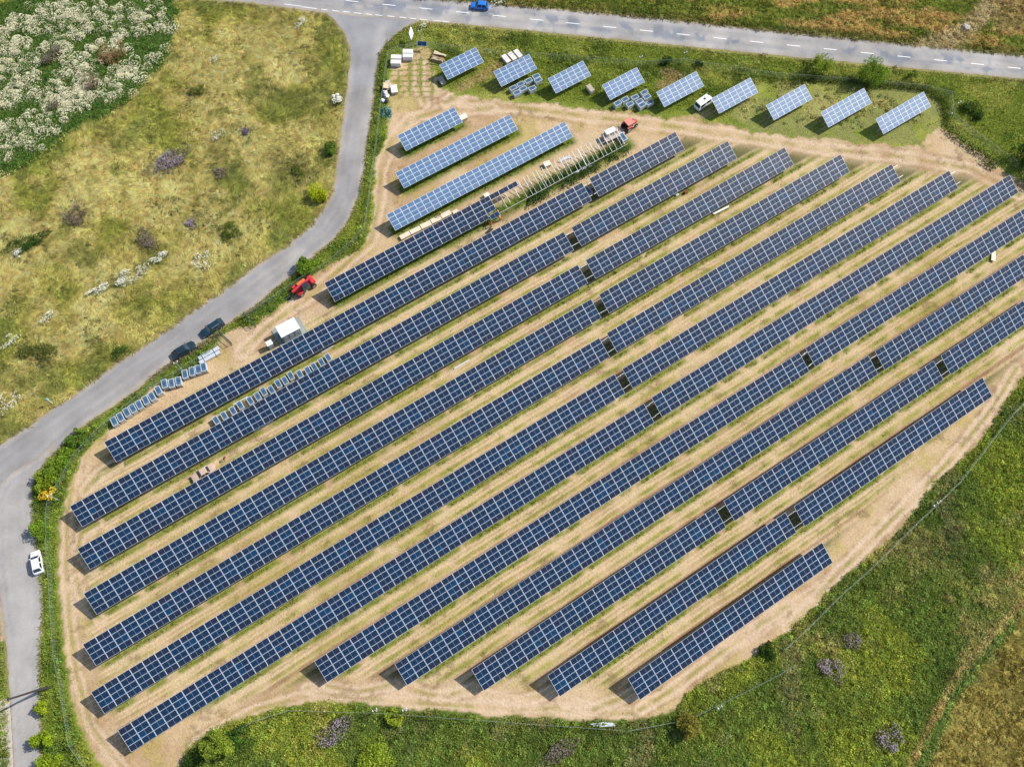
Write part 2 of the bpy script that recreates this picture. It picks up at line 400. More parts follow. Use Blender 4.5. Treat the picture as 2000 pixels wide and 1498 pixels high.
# weeds below the pale tables and in the unfinished row
for (u0, v0, L) in ((44.1, 101.0, 13.7), (39.2, 93.4, 27.4), (32.8, 85.8, 42.6), (15.3, 78.4, 70.0)):
    m = ss(UU, u0 - 1.5, u0 + 0.5) * (1 - ss(UU, u0 + L, u0 + L + 2))
    paint(A(112, 134, 44), m * np.exp(-((VV - v0 - 1.0) / 1.75) ** 4) * ss(n2, 0.12, 0.36))
# storage yard prints
ys = ss(PX, 760, 764) * (1 - ss(PX, 846, 852)) * ss(PY, 105, 110) * (1 - ss(PY, 178, 200))
cell = np.minimum(np.mod(PX - 758, 22) / 22, 1) ; rowc = np.mod(PY - 108, 10.5) / 10.5
lines = np.maximum((cell > 0.80) | (cell < 0.04), (rowc > 0.72)).astype(float)
paint(A(142, 150, 66), ys * lines * ss(n2, 0.25, 0.45) * 0.85)
# grass round the short tables; cut hay at the right end
top = (PX > 738) & (PY < 360) & (S_soil > -4) & (S_north > 0)
tp = top.astype(float) * ss(S_soil, -3, 4)
paint(A(146, 160, 62), tp); paint(A(182, 182, 92), tp * ss(n1, 0.48, 0.68) * 0.8); paint(A(104, 124, 46), tp * ss(n5, 0.55, 0.7) * 0.7)
hay = ss(-sdf(PX, PY, [(1425, 225), (1470, 160), (1560, 160), (1700, 172), (1800, 172), (1842, 200), (1838, 250), (1800, 282), (1650, 276), (1480, 256)]), -6, 6)
paint(A(158, 160, 94), hay * tp * ss(n2, 0.28, 0.5) * 0.9); paint(A(202, 192, 120), hay * tp * ss(n5, 0.52, 0.68) * 0.5)
paint(A(206, 176, 132), tp * ss(-pdist(PX, PY, [(1300, 140), (1330, 150), (1290, 165)]), -12, -4) * 0.6)
paint(A(200, 176, 120), tp * ss(-pdist(PX, PY, [(980, 128), (940, 150), (900, 172)]), -13, -5) * 0.75)
paint(A(206, 184, 136), tp * ss(-pdist(PX, PY, [(1392, 218), (1360, 228)]), -10, -4) * 0.7)
# verges
verge = ((PX < 340) | ((PX < 760) & (PY < 720))) & (S_soil > -3) & (S_mead > 0) & (S_road2 > 0)
vg = verge.astype(float) * ss(S_soil, -2, 4)
paint(A(140, 160, 58), vg); paint(A(104, 130, 48), vg * ss(n5, 0.5, 0.65) * 0.7); paint(A(166, 172, 66), vg * ss(n1, 0.55, 0.7) * 0.6)
nr = np.minimum(np.abs(S_road2), np.abs(S_road1))
paint(A(176, 158, 112), ss(-nr, -9, -1) * 0.6 * (S_soil > 2))
paint(A(150, 132, 116), ss(-pdist(PX, PY, [(530, 560), (505, 590), (480, 612)]), -10, -3) * 0.5)
paint(A(150, 128, 112), ss(-pdist(PX, PY, [(432, 652), (330, 716), (300, 738)]), -6, -2) * 0.7)
paint(A(206, 186, 164), ((PX < 14) & (PY > 1110) & (PY < 1250)).astype(float) * 0.8)
paint(A(150, 122, 92), mS * ss(n2 + 0.4 * (n4 - 0.5), 0.70, 0.84) * 0.55)
C = np.clip(C * (0.93 + 0.14 * n4[..., None]), 0.002, 0.8)

ny, nx = GXX.shape
idx = np.arange(nx * ny).reshape(ny, nx)
quads = np.stack([idx[:-1, :-1], idx[:-1, 1:], idx[1:, 1:], idx[1:, :-1]], -1).reshape(-1, 4)
gm, t, b = principled('field_ground')
at = t.nodes.new('ShaderNodeAttribute'); at.attribute_name = 'col'
ge = t.nodes.new('ShaderNodeNewGeometry')
na = t.nodes.new('ShaderNodeTexNoise'); na.inputs['Scale'].default_value = 2.2; na.inputs['Detail'].default_value = 6; na.inputs['Roughness'].default_value = 0.7
nb = t.nodes.new('ShaderNodeTexNoise'); nb.inputs['Scale'].default_value = 0.9; nb.inputs['Detail'].default_value = 5
for q in (na, nb): t.links.new(ge.outputs['Position'], q.inputs['Vector'])
mr = t.nodes.new('ShaderNodeMapRange'); mr.inputs['From Min'].default_value = 0.3; mr.inputs['From Max'].default_value = 0.7; mr.inputs['To Min'].default_value = 0.82; mr.inputs['To Max'].default_value = 1.16
t.links.new(na.outputs['Fac'], mr.inputs['Value'])
mx = t.nodes.new('ShaderNodeMix'); mx.data_type = 'RGBA'; mx.blend_type = 'MULTIPLY'; mx.inputs['Factor'].default_value = 1
t.links.new(at.outputs['Color'], mx.inputs[6]); t.links.new(mr.outputs[0], mx.inputs[7]); t.links.new(mx.outputs[2], b.inputs['Base Color'])
b.inputs['Roughness'].default_value = 0.95; b.inputs['Specular IOR Level'].default_value = 0.1
bu = t.nodes.new('ShaderNodeBump'); bu.inputs['Strength'].default_value = 0.6; bu.inputs['Distance'].default_value = 0.25
t.links.new(na.outputs['Fac'], bu.inputs['Height']); t.links.new(bu.outputs[0], b.inputs['Normal'])
# low relief off the roads
rel = ss(nr, 6, 20) * np.where(off, 0, 1) * (0.30 * (n5 - 0.5) * (1 - mS) * ss(np.minimum(S_road1, S_road2), 3, 14) + 0.05 * (n2 - 0.5) * mS)
GZ = np.where(off, 0, rel)
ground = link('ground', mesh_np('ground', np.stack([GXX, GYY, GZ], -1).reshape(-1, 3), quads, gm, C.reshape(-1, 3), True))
tag(ground, 'sandy soil and grassland around the solar farm', None, kind='structure')

x0i, y0i = np.searchsorted(gx, -128 + 1e-6) , np.searchsorted(gy, -18 + 1e-6)
def gridval(M, x, y):
    i = np.clip(np.round((x + 128) / STEP).astype(int) + x0i, 0, nx - 1); j = np.clip(np.round((y + 18) / STEP).astype(int) + y0i, 0, ny - 1)
    return M[j, i]

# ------------------------------------------------------------------ roads
def sheet(name, poly, z, material, jitter=0.14, step=0.7, label=None):
    pts = [G(*p, z) for p in poly]; out = []
    for a, b in zip(pts, pts[1:] + pts[:1]):
        n = max(1, min(400, int((b - a).length / step)))
        for i in range(n):
            q = a.lerp(b, i / n); q.x += random.uniform(-jitter, jitter); q.y += random.uniform(-jitter, jitter); out.append(q)
    tri = tessellate_polygon([out])
    me = bpy.data.meshes.new(name); me.from_pydata([tuple(q) for q in out], [], [tuple(t3) for t3 in tri])
    bm = bmesh.new(); bm.from_mesh(me)
    for f in bm.faces:
        if f.normal.z < 0: f.normal_flip()
    bm.to_mesh(me); bm.free()
    me.materials.append(material)
    o = link(name, me); tag(o, label, None, kind='structure')
    return o
def asphalt(name, col, patch, seed, crack=0.93):
    m, t, b = principled(name)
    ge = t.nodes.new('ShaderNodeNewGeometry')
    mp = t.nodes.new('ShaderNodeVectorMath'); mp.operation = 'ADD'; mp.inputs[1].default_value = (seed * 13.7, seed * 5.1, 0)
    t.links.new(ge.outputs['Position'], mp.inputs[0])
    def noise(s, d, r=0.55):
        n = t.nodes.new('ShaderNodeTexNoise'); n.inputs['Scale'].default_value = s; n.inputs['Detail'].default_value = d; n.inputs['Roughness'].default_value = r
        t.links.new(mp.outputs[0], n.inputs['Vector']); return n
    def ramp(src, a, bb, lo, hi):
        r = t.nodes.new('ShaderNodeMapRange'); r.inputs['From Min'].default_value = a; r.inputs['From Max'].default_value = bb; r.inputs['To Min'].default_value = lo; r.inputs['To Max'].default_value = hi
        t.links.new(src, r.inputs['Value']); return r
    big, fine, pat = noise(0.18, 4), noise(6.0, 6, 0.7), noise(0.33, 7, 0.65)
    vo = t.nodes.new('ShaderNodeTexVoronoi'); vo.feature = 'DISTANCE_TO_EDGE'; vo.inputs['Scale'].default_value = 0.22
    wob = t.nodes.new('ShaderNodeVectorMath'); wob.operation = 'ADD'
    t.links.new(mp.outputs[0], wob.inputs[0]); t.links.new(pat.outputs['Color'], wob.inputs[1]); t.links.new(wob.outputs[0], vo.inputs['Vector'])
    k1 = ramp(big.outputs['Fac'], 0.35, 0.65, 0.86, 1.13); k2 = ramp(fine.outputs['Fac'], 0.3, 0.7, 0.88, 1.1)
    mu = t.nodes.new('ShaderNodeMath'); mu.operation = 'MULTIPLY'; t.links.new(k1.outputs[0], mu.inputs[0]); t.links.new(k2.outputs[0], mu.inputs[1])
    crk = ramp(vo.outputs['Distance'], 0.0, 0.010, crack, 1.0)
    mu2 = t.nodes.new('ShaderNodeMath'); mu2.operation = 'MULTIPLY'; t.links.new(mu.outputs[0], mu2.inputs[0]); t.links.new(crk.outputs[0], mu2.inputs[1])
    mx = t.nodes.new('ShaderNodeMix'); mx.data_type = 'RGBA'
    pf = ramp(pat.outputs['Fac'], 0.60, 0.70, 0.0, 0.55); t.links.new(pf.outputs[0], mx.inputs['Factor'])
    mx.inputs[6].default_value = (*col, 1); mx.inputs[7].default_value = (*patch, 1)
    m2 = t.nodes.new('ShaderNodeMix'); m2.data_type = 'RGBA'; m2.blend_type = 'MULTIPLY'; m2.inputs['Factor'].default_value = 1
    t.links.new(mx.outputs[2], m2.inputs[6]); t.links.new(mu2.outputs[0], m2.inputs[7]); t.links.new(m2.outputs[2], b.inputs['Base Color'])
    b.inputs['Roughness'].default_value = 0.85; b.inputs['Specular IOR Level'].default_value = 0.25
    return m
def road(name, poly, z, material, colour, label, step=0.55, jitter=0.13):
    pts = [G(*p, z) for p in poly]; out = []
    for a, b in zip(pts, pts[1:] + pts[:1]):
        n = max(1, min(500, int((b - a).length / step)))
        for i in range(n):
            q = a.lerp(b, i / n); out.append(Vector((q.x + random.uniform(-jitter, jitter), q.y + random.uniform(-jitter, jitter))))
    xs = [q.x for q in out]; ys = [q.y for q in out]
    lx, ly = np.meshgrid(np.arange(max(min(xs), -135), min(max(xs), 128), step), np.arange(max(min(ys), -20), min(max(ys), 180), step))
    lx = lx.ravel() + rng.uniform(-0.1, 0.1, lx.size); ly = ly.ravel() + rng.uniform(-0.1, 0.1, ly.size)
    qx, qy = project(lx, ly); keep = sdf(qx, qy, poly) < -4.0
    n0 = len(out)
    vin = out + [Vector((a, b)) for a, b in zip(lx[keep], ly[keep])]
    v2, _, f2, *_r2 = delaunay_2d_cdt(vin, [(i, (i + 1) % n0) for i in range(n0)], [list(range(n0))], 1, 1e-4)
    V = np.array([(q.x, q.y, z) for q in v2]); X, Y = V[:, 0], V[:, 1]
    qx, qy = project(X, Y); d = -sdf(qx, qy, poly) / 10.5
    cols = colour(X, Y, qx, qy, d)
    Fc = np.array([f for f in f2 if len(f) == 3], dtype=np.int32)
    a, b, c = V[Fc[:, 0]], V[Fc[:, 1]], V[Fc[:, 2]]
    flip = ((b[:, 0] - a[:, 0]) * (c[:, 1] - a[:, 1]) - (b[:, 1] - a[:, 1]) * (c[:, 0] - a[:, 0])) < 0
    Fc[flip] = Fc[flip][:, ::-1]
    o = link(name, mesh_np(name, V, Fc, material, np.clip(cols, 0.01, 0.8))); tag(o, label, None, kind='structure')
def blend(c, col, m): return c * (1 - m[:, None]) + np.array(col) * m[:, None]
def wear(X, Y, d, base, pale, dark, seed, edge_w=0.9):
    c = np.tile(np.array(base), (len(X), 1))
    g1, g2, g3 = fbm(X, Y, 16, seed), fbm(X, Y, 3.5, seed + 1), vnoise(d * 3.2, X * 0.02 + Y * 0.03, 1.0, seed + 2)
    c = c * (0.84 + 0.32 * g1 + 0.16 * (g3 - 0.5))[:, None]
    c = blend(c, dark, 0.55 * np.exp(-((d - 1.35) / 0.35) ** 2) * ss(g2, 0.2, 0.6)); c = blend(c, pale, 0.35 * np.exp(-((d - 2.1) / 0.4) ** 2) * ss(g1, 0.3, 0.6))
    c = blend(c, pale, 0.75 * (1 - ss(d + (g2 - 0.5) * 1.0, 0.05, edge_w)))
    c = blend(c, A(172, 150, 124), 0.55 * (1 - ss(d + (g2 - 0.5) * 0.5, 0.0, 0.35)))
    return c
def c_main(X, Y, px, py, d):
    c = wear(X, Y, d, A(190, 186, 182), A(206, 200, 190), A(170, 170, 172), 201, 0.5)
    cl = np.abs(py - (1.75 + (px - 675.3) * 0.1005)) / 9.5
    g = fbm(X, Y, 2.4, 210); g2 = fbm(X, Y, 9.0, 211)
    c = blend(c, A(140, 148, 162), 0.85 * ss(g + 0.35 * (g2 - 0.5), 0.55, 0.62) * np.exp(-((cl - 0.3) / 1.2) ** 2))
    c = blend(c, A(152, 156, 166), 0.55 * np.exp(-((cl - 0.55) / 0.16) ** 2) * ss(g2, 0.42, 0.6))
    j = np.mod(px + 0.25 * py, 173.0); c = blend(c, A(146, 152, 162), 0.6 * (np.abs(j - 60) < 3.0) * ss(g, 0.3, 0.6))
    return c
def c_lane(X, Y, px, py, d):
    c = wear(X, Y, d, A(176, 173, 171), A(202, 194, 182), A(160, 160, 162), 221, 1.0)
    fan = ss(-sdf(px, py, [(600, 14), (830, 40), (760, 90), (736, 170), (684, 170), (680, 80)]), -8, 10)
    c = blend(c, A(166, 168, 174), 0.55 * fan)
    c = blend(c, A(214, 206, 196), 0.35 * np.exp(-(pdist(px, py, [(745, 60), (735, 110), (720, 200), (705, 300)]) / 9.0) ** 2))
    c = blend(c, A(200, 184, 166), 0.6 * (1 - ss(pdist(px, py, [(560, 560), (500, 606), (420, 655), (330, 715), (250, 776), (140, 858)]), 4, 20)) * (0.5 + 0.5 * fbm(X, Y, 4, 223)))
    c = blend(c, A(150, 142, 138), 0.5 * (1 - ss(pdist(px, py, [(430, 650), (340, 712), (300, 738)]), 1, 6)))
    return c
def c_branch(X, Y, px, py, d):
    c = wear(X, Y, d, A(192, 188, 184), A(204, 198, 190), A(176, 174, 174), 241, 0.5)
    return c
def as_attr(name, seed, crack):
    m = asphalt(name, (0.2, 0.2, 0.2), (0.2, 0.2, 0.2), seed, crack); t = m.node_tree
    at = t.nodes.new('ShaderNodeAttribute'); at.attribute_name = 'col'
    for nd in t.nodes:
        if nd.bl_idname == 'ShaderNodeMix' and nd.blend_type == 'MULTIPLY': t.links.new(at.outputs['Color'], nd.inputs[6])
    return m
road('side_road', ROAD2, 0.020, as_attr('worn_asphalt_lane', 2, 0.95), c_lane, 'narrow grey asphalt lane bending round the farm')
road('main_road', ROAD1, 0.026, as_attr('worn_asphalt_main', 1, 0.85), c_main, 'two lane grey asphalt road with white centre dashes')
road('branch_road', [(-10, 960), (20, 925), (70, 895), (110, 862), (66, 950), (66, 1025), (78, 1080), (82, 1123), (85, 1186), (79, 1300), (80, 1400), (83, 1498), (86, 1640), (30, 1640), (26, 1470), (20, 1361), (12, 1248), (2, 1180), (-8, 1100)], 0.030, as_attr('worn_asphalt_branch', 3, 0.88), c_branch, 'paler asphalt of the lane running down the left edge')
sheet('concrete_apron', SLAB, 0.045, mat('pale_concrete', A(214, 204, 192), 0.9, noise=0.12, nscale=1.5), 0.03, label='pale concrete slab beside the lane')
MARK = mat('road_paint', (0.80, 0.80, 0.80), 0.6, noise=0.10, nscale=3)
dash = MB()
def dashq(a, b, wpx, z=0.034):
    p, q = G(*a, z), G(*b, z); d = (q - p).normalized(); n = Vector((-d.y, d.x, 0)) * (wpx / 2)
    dash.quad([p - n, q - n, q + n, p + n], MARK)
for k in range(-3, 20):
    x = 675.3 + 71.83 * k; fy = lambda X: 1.75 + (X - 675.3) * 0.1005
    dashq((x, fy(x)), (x + 25.5, fy(x + 25.5)), 0.17)
for a, b_ in (((555, 8.5), (588, 12.8)), ((589, 13.8), (619, 17.8)), ((627.5, 18.7), (639.5, 20.2)), ((649, 21), (662, 23)), ((670.5, 23), (683.3, 24.5)), ((691, 25.5), (705.8, 27.2)), ((715, 27.8), (727, 29.5)), ((733, 29.5), (746.6, 31.3)), ((756.6, 31.8), (770.5, 33.5)), ((780.4, 34), (794, 35.8)), ((800, 36.2), (812.3, 37.6)), ((820, 38.3), (834.8, 40.2)), ((846.3, 40.3), (877, 43.8))):
    dashq(a, b_, 0.15)
o = dash.build('road_marking'); tag(o, 'white dashes painted on the main road', None, kind='structure')

# ------------------------------------------------------------------ solar tables
WD, SD_, ZD, TD = 2.1808, 4.12, 1.675, rad(21.716)
WL, SL_, ZLt, TL = 1.5223, 3.5916, 1.720, rad(21.4)
def module_mesh(name, L, Wd, cells, bx, by, split, FRAME=FRAME):
    mb = MB(); gapx, gapy = 0.018, 0.014
    hx, hy = L / 2 - gapx, Wd / 2 - gapy
    mb.box((0, 0, -0.018), (2 * hx, 2 * hy, 0.036), FRAME)
    z = 0.004; ix, iy = hx - bx, hy - by
    if split:
        c = 0.022
        mb.quad([(-ix, -iy, z), (-c, -iy, z), (-c, iy, z), (-ix, iy, z)], cells)
        mb.quad([(c, -iy, z), (ix, -iy, z), (ix, iy, z), (c, iy, z)], cells)
        mb.quad([(-c, -iy, 0.0045), (c, -iy, 0.0045), (c, iy, 0.0045), (-c, iy, 0.0045)], MIDLINE)
    else:
        mb.quad([(-ix, -iy, z), (ix, -iy, z), (ix, iy, z), (-ix, iy, z)], cells)
    o = mb.build(name); me = o.data; bpy.data.objects.remove(o)
    return me
MOD_D = module_mesh('solar_panel', WD, SD_ / 4, CELL_D, 0.046, 0.028, True)
MOD_P = module_mesh('solar_panel', WD, SD_ / 4, CELL_P, 0.046, 0.028, True)
MOD_L = module_mesh('solar_panel', WL, SL_ / 4, CELL_L, 0.045, 0.034, False, FRAMEL)
_beams = {}
def beam_mesh(sx, sy, sz, m=STEEL):
    k = (round(sx, 3), round(sy, 3), round(sz, 3), m.name)
    if k not in _beams:
        mb = MB().box((0, 0, 0), (sx, sy, sz), m); o = mb.build('beam'); _beams[k] = o.data; bpy.data.objects.remove(o)
    return _beams[k]
def uvp(u, v, z=0.0): return Vector((u * EX[0] + v * EN[0], u * EX[1] + v * EN[1], z))
def solar_table(u, v, n, dark, label, group, ext=(0, 0), skip=None, frame_to=None):
    Wm, S, Z, T, me = (WD, SD_, ZD, TD, MOD_D) if dark else (WL, SL_, ZLt, TL, MOD_L)
    root = empty('solar_table', uvp(u, v), AZ, label, 'solar table', group)
    c, s_ = math.cos(T), math.sin(T)
    for i in range(n):
        for k in range(4):
            if skip and skip(i, k): continue
            l = (k + 0.5) * S / 4
            link('solar_panel', MOD_P if dark and k in (0, 3) else me, root, ((i + 0.5) * Wm, l * c, Z + l * s_ + random.uniform(-0.006, 0.006)), (T + random.uniform(-0.004, 0.004), random.uniform(-0.003, 0.003), 0))
    L = (frame_to or n * Wm); a, b_ = -ext[0], L + ext[1]
    for fr in (0.22, 0.80):
        l = fr * S
        if frame_to: b_ = n * Wm - 4 * Wm * (fr < 0.5)
        link('purlin', beam_mesh(b_ - a, 0.08, 0.12), root, ((a + b_) / 2, l * c + 0.10 * s_, Z + l * s_ - 0.10 * c), (T, 0, 0))
    npost = max(2, int(L / (4 * Wm)) + 1)
    for i in range(npost):
        x = 0.5 + (L - 1.0) * i / (npost - 1); l = 0.5 * S; zt = Z + l * s_ - 0.26
        link('post', beam_mesh(0.12, 0.10, zt + 0.2), root, (x, l * c, (zt - 0.2) / 2))
        link('rafter', beam_mesh(0.07, S * 0.86, 0.10), root, (x, l * c + 0.21 * s_, Z + l * s_ - 0.21 * c), (T, 0, 0))
    return root
GT, GL, GR = 'short pale solar tables along the main road', 'pale solar rows below the dirt track', 'dark solar rows of the farm'
for (u, v, n, lb) in (
    (60.78, 111.96, 6, 'short pale solar table touching the timber pile'),
    (69.61, 104.45, 6, 'short pale solar table with three white crates behind it'),
    (78.53, 96.88, 6, 'short pale solar table just left of the lone beige crate'),
    (87.43, 89.42, 6, 'short pale solar table just right of the lone beige crate'),
    (96.23, 81.89, 7, 'pale solar table between the second stack cluster and the white van'),
    (105.21, 74.42, 7, 'pale solar table that hides the nose of the white van'),
    (114.13, 66.94, 7, 'pale solar table in cut hay, next right after the white van'),
    (122.94, 59.41, 8, 'pale solar table in cut hay, second from the right end'),
    (131.83, 51.92, 9, 'whitest solar table, at the right end of the roadside line')):
    solar_table(u, v, n, False, lb, GT)
for (u, v, n, lb) in (
    (44.09, 100.98, 9, 'light blue solar row, shortest of the three under the dirt track'),
    (39.22, 93.37, 18, 'light blue solar row, middle one of the three'),
    (32.83, 85.83, 28, 'light blue solar row, longest of the three, above the cardboard lids')):
    solar_table(u, v, n, False, lb, GL)
solar_table(15.26, 78.38, 20, True, 'unfinished dark solar row where workers are fitting panels', GR,
            skip=lambda i, k: (k in (1, 2) and i >= 17) or (k == 0 and i >= 16), frame_to=68.9)
RU = 0.95
def ncols(u, v, maxn=60):
    for i in range(1, maxn):
        p = uvp(u + i * WD, v, ZD); X, Y = project(np.array(p.x), np.array(p.y), ZD)
        if X > 2035: return i
    return maxn
for (u, v, n, lb, ext) in (
    (-32.49, 71.08, 47, 'long dark solar row passing the white kiosk', (0, 0.7)),
    (71.76, 71.07, 10, 'short dark solar table beside the bare rafters, right of a gap', (0.7, 0)),
    (-42.03, 63.52, 47, 'long dark solar row touching the inner line of panel stacks', (0, RU)),
    (62.26, 63.51, 18, 'dark solar table right of the gap, second below the bare rafters', (RU, 0)),
    (-43.79, 56.02, 47, 'long dark solar row with the tan sedan at its upper edge', (0, RU)),
    (60.51, 56.03, 23, 'dark solar table right of the gap, third below the bare rafters', (RU, 0)),
    (-45.83, 48.55, 47, 'long dark solar row, first one below the tan sedan row', (0, RU)),
    (58.47, 48.54, 28, 'dark solar table right of the gap, fourth below the bare rafters', (RU, 0)),
    (-49.14, 41.05, 47, 'long dark solar row, second one below the tan sedan row', (0, RU)),
    (55.07, 41.10, 33, 'dark solar table right of the gap, fifth below the bare rafters', (RU, 1.2)),
    (-50.93, 33.53, 47, 'long dark solar row, third one below the tan sedan row', (0, RU)),
    (53.36, 33.60, 38, 'dark solar table right of the gap, sixth below the bare rafters', (RU, 1.2)),
    (-49.68, 26.01, 47, 'long dark solar row nearest the lower left corner tree', (0, RU)),
    (54.65, 26.14, 42, 'dark solar table with the topmost right end under the tree shade', (RU, 0)),
    (-18.87, 18.56, 47, 'dark solar row with the leftmost of five stepped ends on the lower track', (0, RU)),
    (85.18, 18.66, ncols(85.18, 18.66), 'dark solar table with the white sheet lying against it', (RU, 0)),
    (-8.15, 11.14, 47, 'dark solar row with the second of five stepped ends', (0, RU)),
    (96.00, 11.11, ncols(96.0, 11.11), 'dark solar table running off the right edge below the white sheet', (RU, 0)),
    (1.94, 3.66, 23, 'dark solar row with the middle one of five stepped ends', (0, RU)),
    (54.02, 3.68, 23, 'dark solar table standing between two gaps of its row', (RU, RU)),
    (106.05, 3.71, ncols(106.05, 3.71), 'lowest dark solar table running off the right edge', (RU, 0)),
    (11.86, -3.77, 23, 'dark solar row with the fourth of five stepped ends', (0, RU)),
    (63.93, -3.77, 21, 'outermost dark solar table beside the wide bare track', (RU, 0)),
    (22.63, -11.29, 19, 'shortest stepped dark solar row, nearest the lower scrub', (0, 0))):
    solar_table(u, v, n, True, lb, GR, ext)
# bare rafters of the unfinished row: each bar is a part of that row
row1 = [o for o in bpy.data.objects if o.get('label') == 'unfinished dark solar row where workers are fitting panels'][0]
bars = [(85, 885), (170, 840), (225, 805), (305, 755), (365, 730), (450, 685), (505, 655), (590, 610), (640, 575), (725, 535), (780, 505), (865, 455), (920, 430), (1000, 385), (1055, 360), (1135, 315), (1190, 285), (1270, 240), (1325, 210), (1410, 180), (1490, 145), (1575, 110)]
cT, sT = math.cos(TD), math.sin(TD)
BARM = mat('white_rafter', (0.62, 0.63, 0.65), 0.5)
inv = row1.location
for bx_, by_ in bars:
    p = G(1000 + bx_ / 7.968, 240 + by_ / 7.968, ZD + SD_ * sT)
    ul = (p.x - inv.x) * EX[0] + (p.y - inv.y) * EX[1]
    l = SD_ * 0.73
    link('rafter', beam_mesh(0.11, SD_ * 0.54, 0.10, BARM), row1, (ul, l * cT, ZD + l * sT - 0.06), (TD, 0, 0))
    link('rafter', beam_mesh(0.05, SD_ * 0.44, 0.08), row1, (ul + 0.02, 0.24 * SD_ * cT, ZD + 0.24 * SD_ * sT - 0.08), (TD, 0, 0))
for i_, k_ in ((17, 1), (18, 1), (19, 2), (17, 0)):
    link('rafter', beam_mesh(0.10, SD_ * 0.5, 0.08, BARM), row1, ((i_ + 0.5) * WD, 0.45 * SD_ * cT, ZD + 0.45 * SD_ * sT - 0.05), (TD, 0, 0))
link('front_rail', beam_mesh(68.9 - 37, 0.06, 0.05, BARM), row1, (37 + (68.9 - 37) / 2, 0.05, ZD - 0.02))
link('rear_rail', beam_mesh(68.9 - 43, 0.05, 0.05, BARM), row1, (43 + (68.9 - 43) / 2, 0.66 * SD_ * cT, ZD + 0.66 * SD_ * sT - 0.14))

# ------------------------------------------------------------------ vegetation
def scatter(density, prob, box=(-124, 118, -17, 174)):
    n = int(density * (box[1] - box[0]) * (box[3] - box[2]))
    x = rng.uniform(box[0], box[1], n); y = rng.uniform(box[2], box[3], n)
    px, py = project(x, y)
    k = (px > -70) & (px < 2070) & (py > -60) & (py < 1570)
    x, y, px, py = x[k], y[k], px[k], py[k]
    k = rng.uniform(0, 1, len(x)) < gridval(prob, x, y)
    return x[k], y[k], px[k], py[k]
def tone(x, y, amount=0.35, warm=0.10, lift=1.0):
    c = gridval(C, x, y) * lift * 1.36
    g_ = c.mean(axis=1, keepdims=True); c = c * 0.94 + g_ * 0.06
    s = np.clip(rng.normal(1, amount, len(x)), 0.35, 1.9)[:, None]
    c = c * s
    c[:, 0] *= rng.normal(1, warm, len(x)); c[:, 2] *= rng.normal(1, warm, len(x))
    return np.clip(c, 0.004, 0.75)
def blade_mesh(name, x, y, z0, h, lean, wd, ang, cols):
    n = len(x); ca, sa = np.cos(ang), np.sin(ang)
    V = np.empty((n, 3, 3))
    V[:, 0] = np.stack([x - sa * wd, y + ca * wd, z0], -1)
    V[:, 1] = np.stack([x + sa * wd, y - ca * wd, z0], -1)
    V[:, 2] = np.stack([x + ca * lean, y + sa * lean, z0 + h], -1)
    cc = np.repeat(cols[:, None, :], 3, axis=1)
    return mesh_np(name, V.reshape(-1, 3), np.arange(3 * n).reshape(n, 3), FOL, cc.reshape(-1, 3))
def leaf_mesh(name, P, size, cols, flat=0.6, material=None, aspect=0.75):
    n = len(P)
    nrm = rng.normal(0, 1, (n, 3)); nrm /= np.linalg.norm(nrm, axis=1)[:, None]
    nrm[:, 2] = np.abs(nrm[:, 2]) + flat; nrm /= np.linalg.norm(nrm, axis=1)[:, None]
    t = rng.normal(0, 1, (n, 3)); t -= (t * nrm).sum(1)[:, None] * nrm; t /= np.linalg.norm(t, axis=1)[:, None]
    b_ = np.cross(nrm, t); s = (size * rng.uniform(0.6, 1.3, n) / 2)[:, None]
    V = np.stack([P - t * s, P - b_ * s * aspect, P + t * s, P + b_ * s * aspect], 1)
    cc = np.repeat(cols[:, None, :], 4, axis=1)
    return mesh_np(name, V.reshape(-1, 3), np.arange(4 * n).reshape(n, 4), material or FOL, cc.reshape(-1, 3))
def zat(x, y): return gridval(GZ, x, y)
def dome_field(name, density, prob, r, h, per, leaf, sd=0.28, warm=0.12, lift=1.0, flat=0.5, box=(-124, 118, -17, 174), colf=None, shell=0.3, sub=None):
    """low bushy domes of leaf sized faces, each dome with its own tone"""
    x, y, px, py = scatter(density, prob, box)
    n = len(x); R = rng.uniform(r[0], r[1], n); Hh = rng.uniform(h[0], h[1], n)
    base = tone(x, y, sd, warm, lift) if colf is None else colf(x, y)
    k = np.repeat(np.arange(n), per); m = len(k)
    d = rng.normal(0, 1, (m, 3)); d[:, 2] = np.abs(d[:, 2]); d /= np.linalg.norm(d, axis=1)[:, None]; d *= (rng.uniform(shell, 1, m) ** 0.5)[:, None]
    P = np.stack([x[k] + d[:, 0] * R[k], y[k] + d[:, 1] * R[k], zat(x, y)[k] + 0.04 + d[:, 2] * Hh[k]], -1)
    c = base[k] * np.clip(rng.normal(1, 0.20, (m, 1)), 0.5, 1.6)
    return leaf_mesh(name, P, leaf, np.clip(c, 0.004, 0.85), flat, sub)
